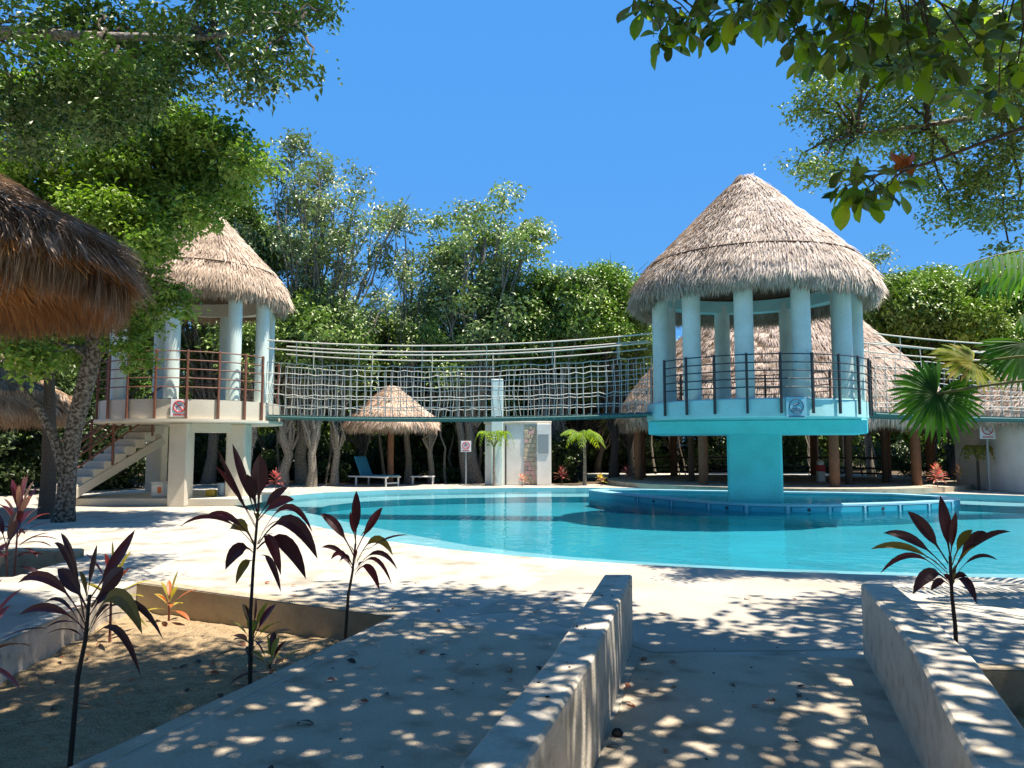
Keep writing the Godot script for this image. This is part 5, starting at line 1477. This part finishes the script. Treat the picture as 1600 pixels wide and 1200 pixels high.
	small_cordyline("pink_cordyline", "pale low shrub at the foot of the small lime palm", Vector3(3.1, 0.0, -26.9), 0.4, 0.25, 22, [P[3], P[1]], 18, 0.045)

# ---------------------------------------------------------------- loungers, signs, buckets
func lounger(label: String, at: Vector3, turn: float, cloth: Material) -> void:
	var t := thing("sun_lounger", label, "sun lounger", at, "sun loungers under the trees")
	t.rotation.y = turn
	for s in [-0.3, 0.3]:
		part("side_rail", one_box(Vector3(0, 0.32, s), Vector3(1.9, 0.05, 0.05), Basis(), 0.01), M.white, t)
		for x in [-0.55, 0.85]:
			part("leg", one_box(Vector3(x, 0.147, s), Vector3(0.05, 0.295, 0.05), Basis(), 0.008), M.white, t)
	part("foot_bar", one_box(Vector3(0.85, 0.12, 0), Vector3(0.04, 0.04, 0.55), Basis(), 0.008), M.white, t)
	part("seat", one_box(Vector3(0.3, 0.365, 0), Vector3(1.3, 0.035, 0.56), Basis(), 0.01), cloth, t)
	part("backrest", one_box(Vector3(-0.52, 0.68, 0), Vector3(0.74, 0.04, 0.56), Basis(Vector3.BACK, deg_to_rad(-62)), 0.012), cloth, t)

func sign_post(label: String, at: Vector3, h: float, size: float) -> void:
	var t := thing("sign_post", label, "sign", at)
	part("post", one_box(Vector3(0, h * 0.5, 0), Vector3(0.05, h, 0.05), Basis(), 0.006), M.steel, t)
	no_diving(t, Vector3(0, h - size * 0.4, 0.04), size, Basis())

func small_things() -> void:
	lounger("teal cloth sun lounger with raised back beside the small umbrella post", Vector3(-4.75, 0, -26.6), -0.6, M.teal_cloth)
	var tb := thing("side_table", "low white table between the small umbrella and the signpost", "table", Vector3(-3.2, 0, -27.8))
	part("table_top", one_box(Vector3(0, 0.28, 0), Vector3(0.85, 0.04, 0.45), Basis(), 0.01), M.white, tb)
	for x in [-0.36, 0.36]:
		for z in [-0.17, 0.17]: part("leg", one_box(Vector3(x, 0.13, z), Vector3(0.04, 0.262, 0.04), Basis(), 0.006), M.white, tb)
	sign_post("white prohibition sign on a grey post beside the white hut", Vector3(14.25, 0, -23.1), 2.0, 0.46)
	sign_post("small white notice on a grey post before the forked tree", Vector3(-1.62, 0, -27.2), 1.5, 0.36)
	var t := thing("paint_bucket", "square white bucket with orange print beside the front pillar of the stair tower", "bucket", Vector3(-8.15, 0.17, -17.9))
	part("body", one_box(Vector3(0, 0.16, 0), Vector3(0.28, 0.32, 0.28), Basis(), 0.03), M.white, t)
	part("label_patch", one_box(Vector3(0.06, 0.17, 0.142), Vector3(0.09, 0.14, 0.006), Basis(), 0.002), M.orange, t)
	part("lid", one_box(Vector3(0, 0.335, 0), Vector3(0.3, 0.03, 0.3), Basis(), 0.012), M.white, t)
	t = thing("storage_crate", "low yellow crate on the plinth before the rear pillar", "crate", Vector3(-7.05, 0.17, -18.15))
	part("body", one_box(Vector3(0, 0.08, 0), Vector3(0.2, 0.16, 0.2), Basis(), 0.02), M.yellow, t)
	t = thing("paint_bucket", "grey blue bucket next to the yellow crate", "bucket", Vector3(-6.8, 0.17, -18.2))
	var b := MB.new()
	b.lathe([Vector2(0, 0), Vector2(0.1, 0), Vector2(0.125, 0.28), Vector2(0.135, 0.28), Vector2(0.135, 0.31), Vector2(0.11, 0.31), Vector2(0.1, 0.05), Vector2(0, 0.05)], 20)
	part("body", b, M.bucket_blue, t)
	t = thing("marker_peg", "short red brown peg standing on the deck before the white hut", "peg", Vector3(15.05, 0, -23.0))
	part("shaft", bar(Vector3(0, -0.02, 0), Vector3(0, 0.3, 0), 0.05, 12), M.rust, t)
	part("head", bar(Vector3(0, 0.3, 0), Vector3(0, 0.38, 0), 0.03, 12), M.rust, t)
	# a dark stone lying at the foot of the ramp wall
	b = MB.new()
	b.lathe([Vector2(0, -0.01), Vector2(0.022, 0.0), Vector2(0.028, 0.014), Vector2(0.016, 0.03), Vector2(0, 0.034)], 9)
	var s := part("pebble", b, M.pebble, self)
	s.position = Vector3(0.475, 0.008, -3.58)
	tag(s, "dark pebble at the foot of the ramp wall", "pebble")
	# crumbs of bark and seed on the wall tops and paving
	var rc := RandomNumberGenerator.new()
	rc.seed = 23
	b = MB.new()
	for i in 70:
		var z := rc.randf_range(1.6, 5.2)
		var x := 0.03 + (z - 2.13) * 0.262 - rc.randf() * 0.15
		var y := 0.453
		if i > 16:
			x = rc.randf_range(-1.2, 1.9); y = 0.011
		var s2 := rc.randf_range(0.003, 0.009)
		b.box(Vector3(x, y, -z), Vector3(s2, 0.004, s2 * 1.6), Basis(Vector3.UP, rc.randf() * 3.0), 0.001)
	tag(part("seed_crumbs", b, M.pebble, self), "tiny dark crumbs scattered on ramp wall and paving", "debris", "", "stuff")
	# dry leaves lying about
	var r := RandomNumberGenerator.new()
	r.seed = 19
	var shapes := [broad_leaf(0.07, 0.03, 0.25), broad_leaf(0.055, 0.026, 0.1), broad_leaf(0.085, 0.034, 0.2)]
	var spots := []
	for i in 46: spots.append(Vector3(r.randf_range(-3.3, -1.6), -0.232, -r.randf_range(3.0, 7.0)))
	for i in 30: spots.append(Vector3(r.randf_range(-1.2, 1.6), 0.014, -r.randf_range(2.6, 5.0)))
	for i in 20: spots.append(Vector3(r.randf_range(-3.0, 4.0), 0.012, -r.randf_range(5.5, 8.0)))
	for p in spots:
		var q := Vector2(p.x, p.z)
		var in_bed := Geometry2D.is_point_in_polygon(q, Geometry2D.offset_polygon(left_bed(), -0.15)[0])
		if (p.y < 0.0) != in_bed: continue
		var l := part("fallen_leaf", shapes[r.randi() % 3], M.dead_leaf if r.randf() < 0.55 else M.stem, self)
		l.transform = Transform3D(Basis(Vector3.UP, r.randf() * TAU) * Basis(Vector3.BACK, r.randfn() * 0.3), p)
		tag(l, "small dry leaf lying on the ground among the planting bed and ramp", "leaf", "fallen leaves near the ramp")
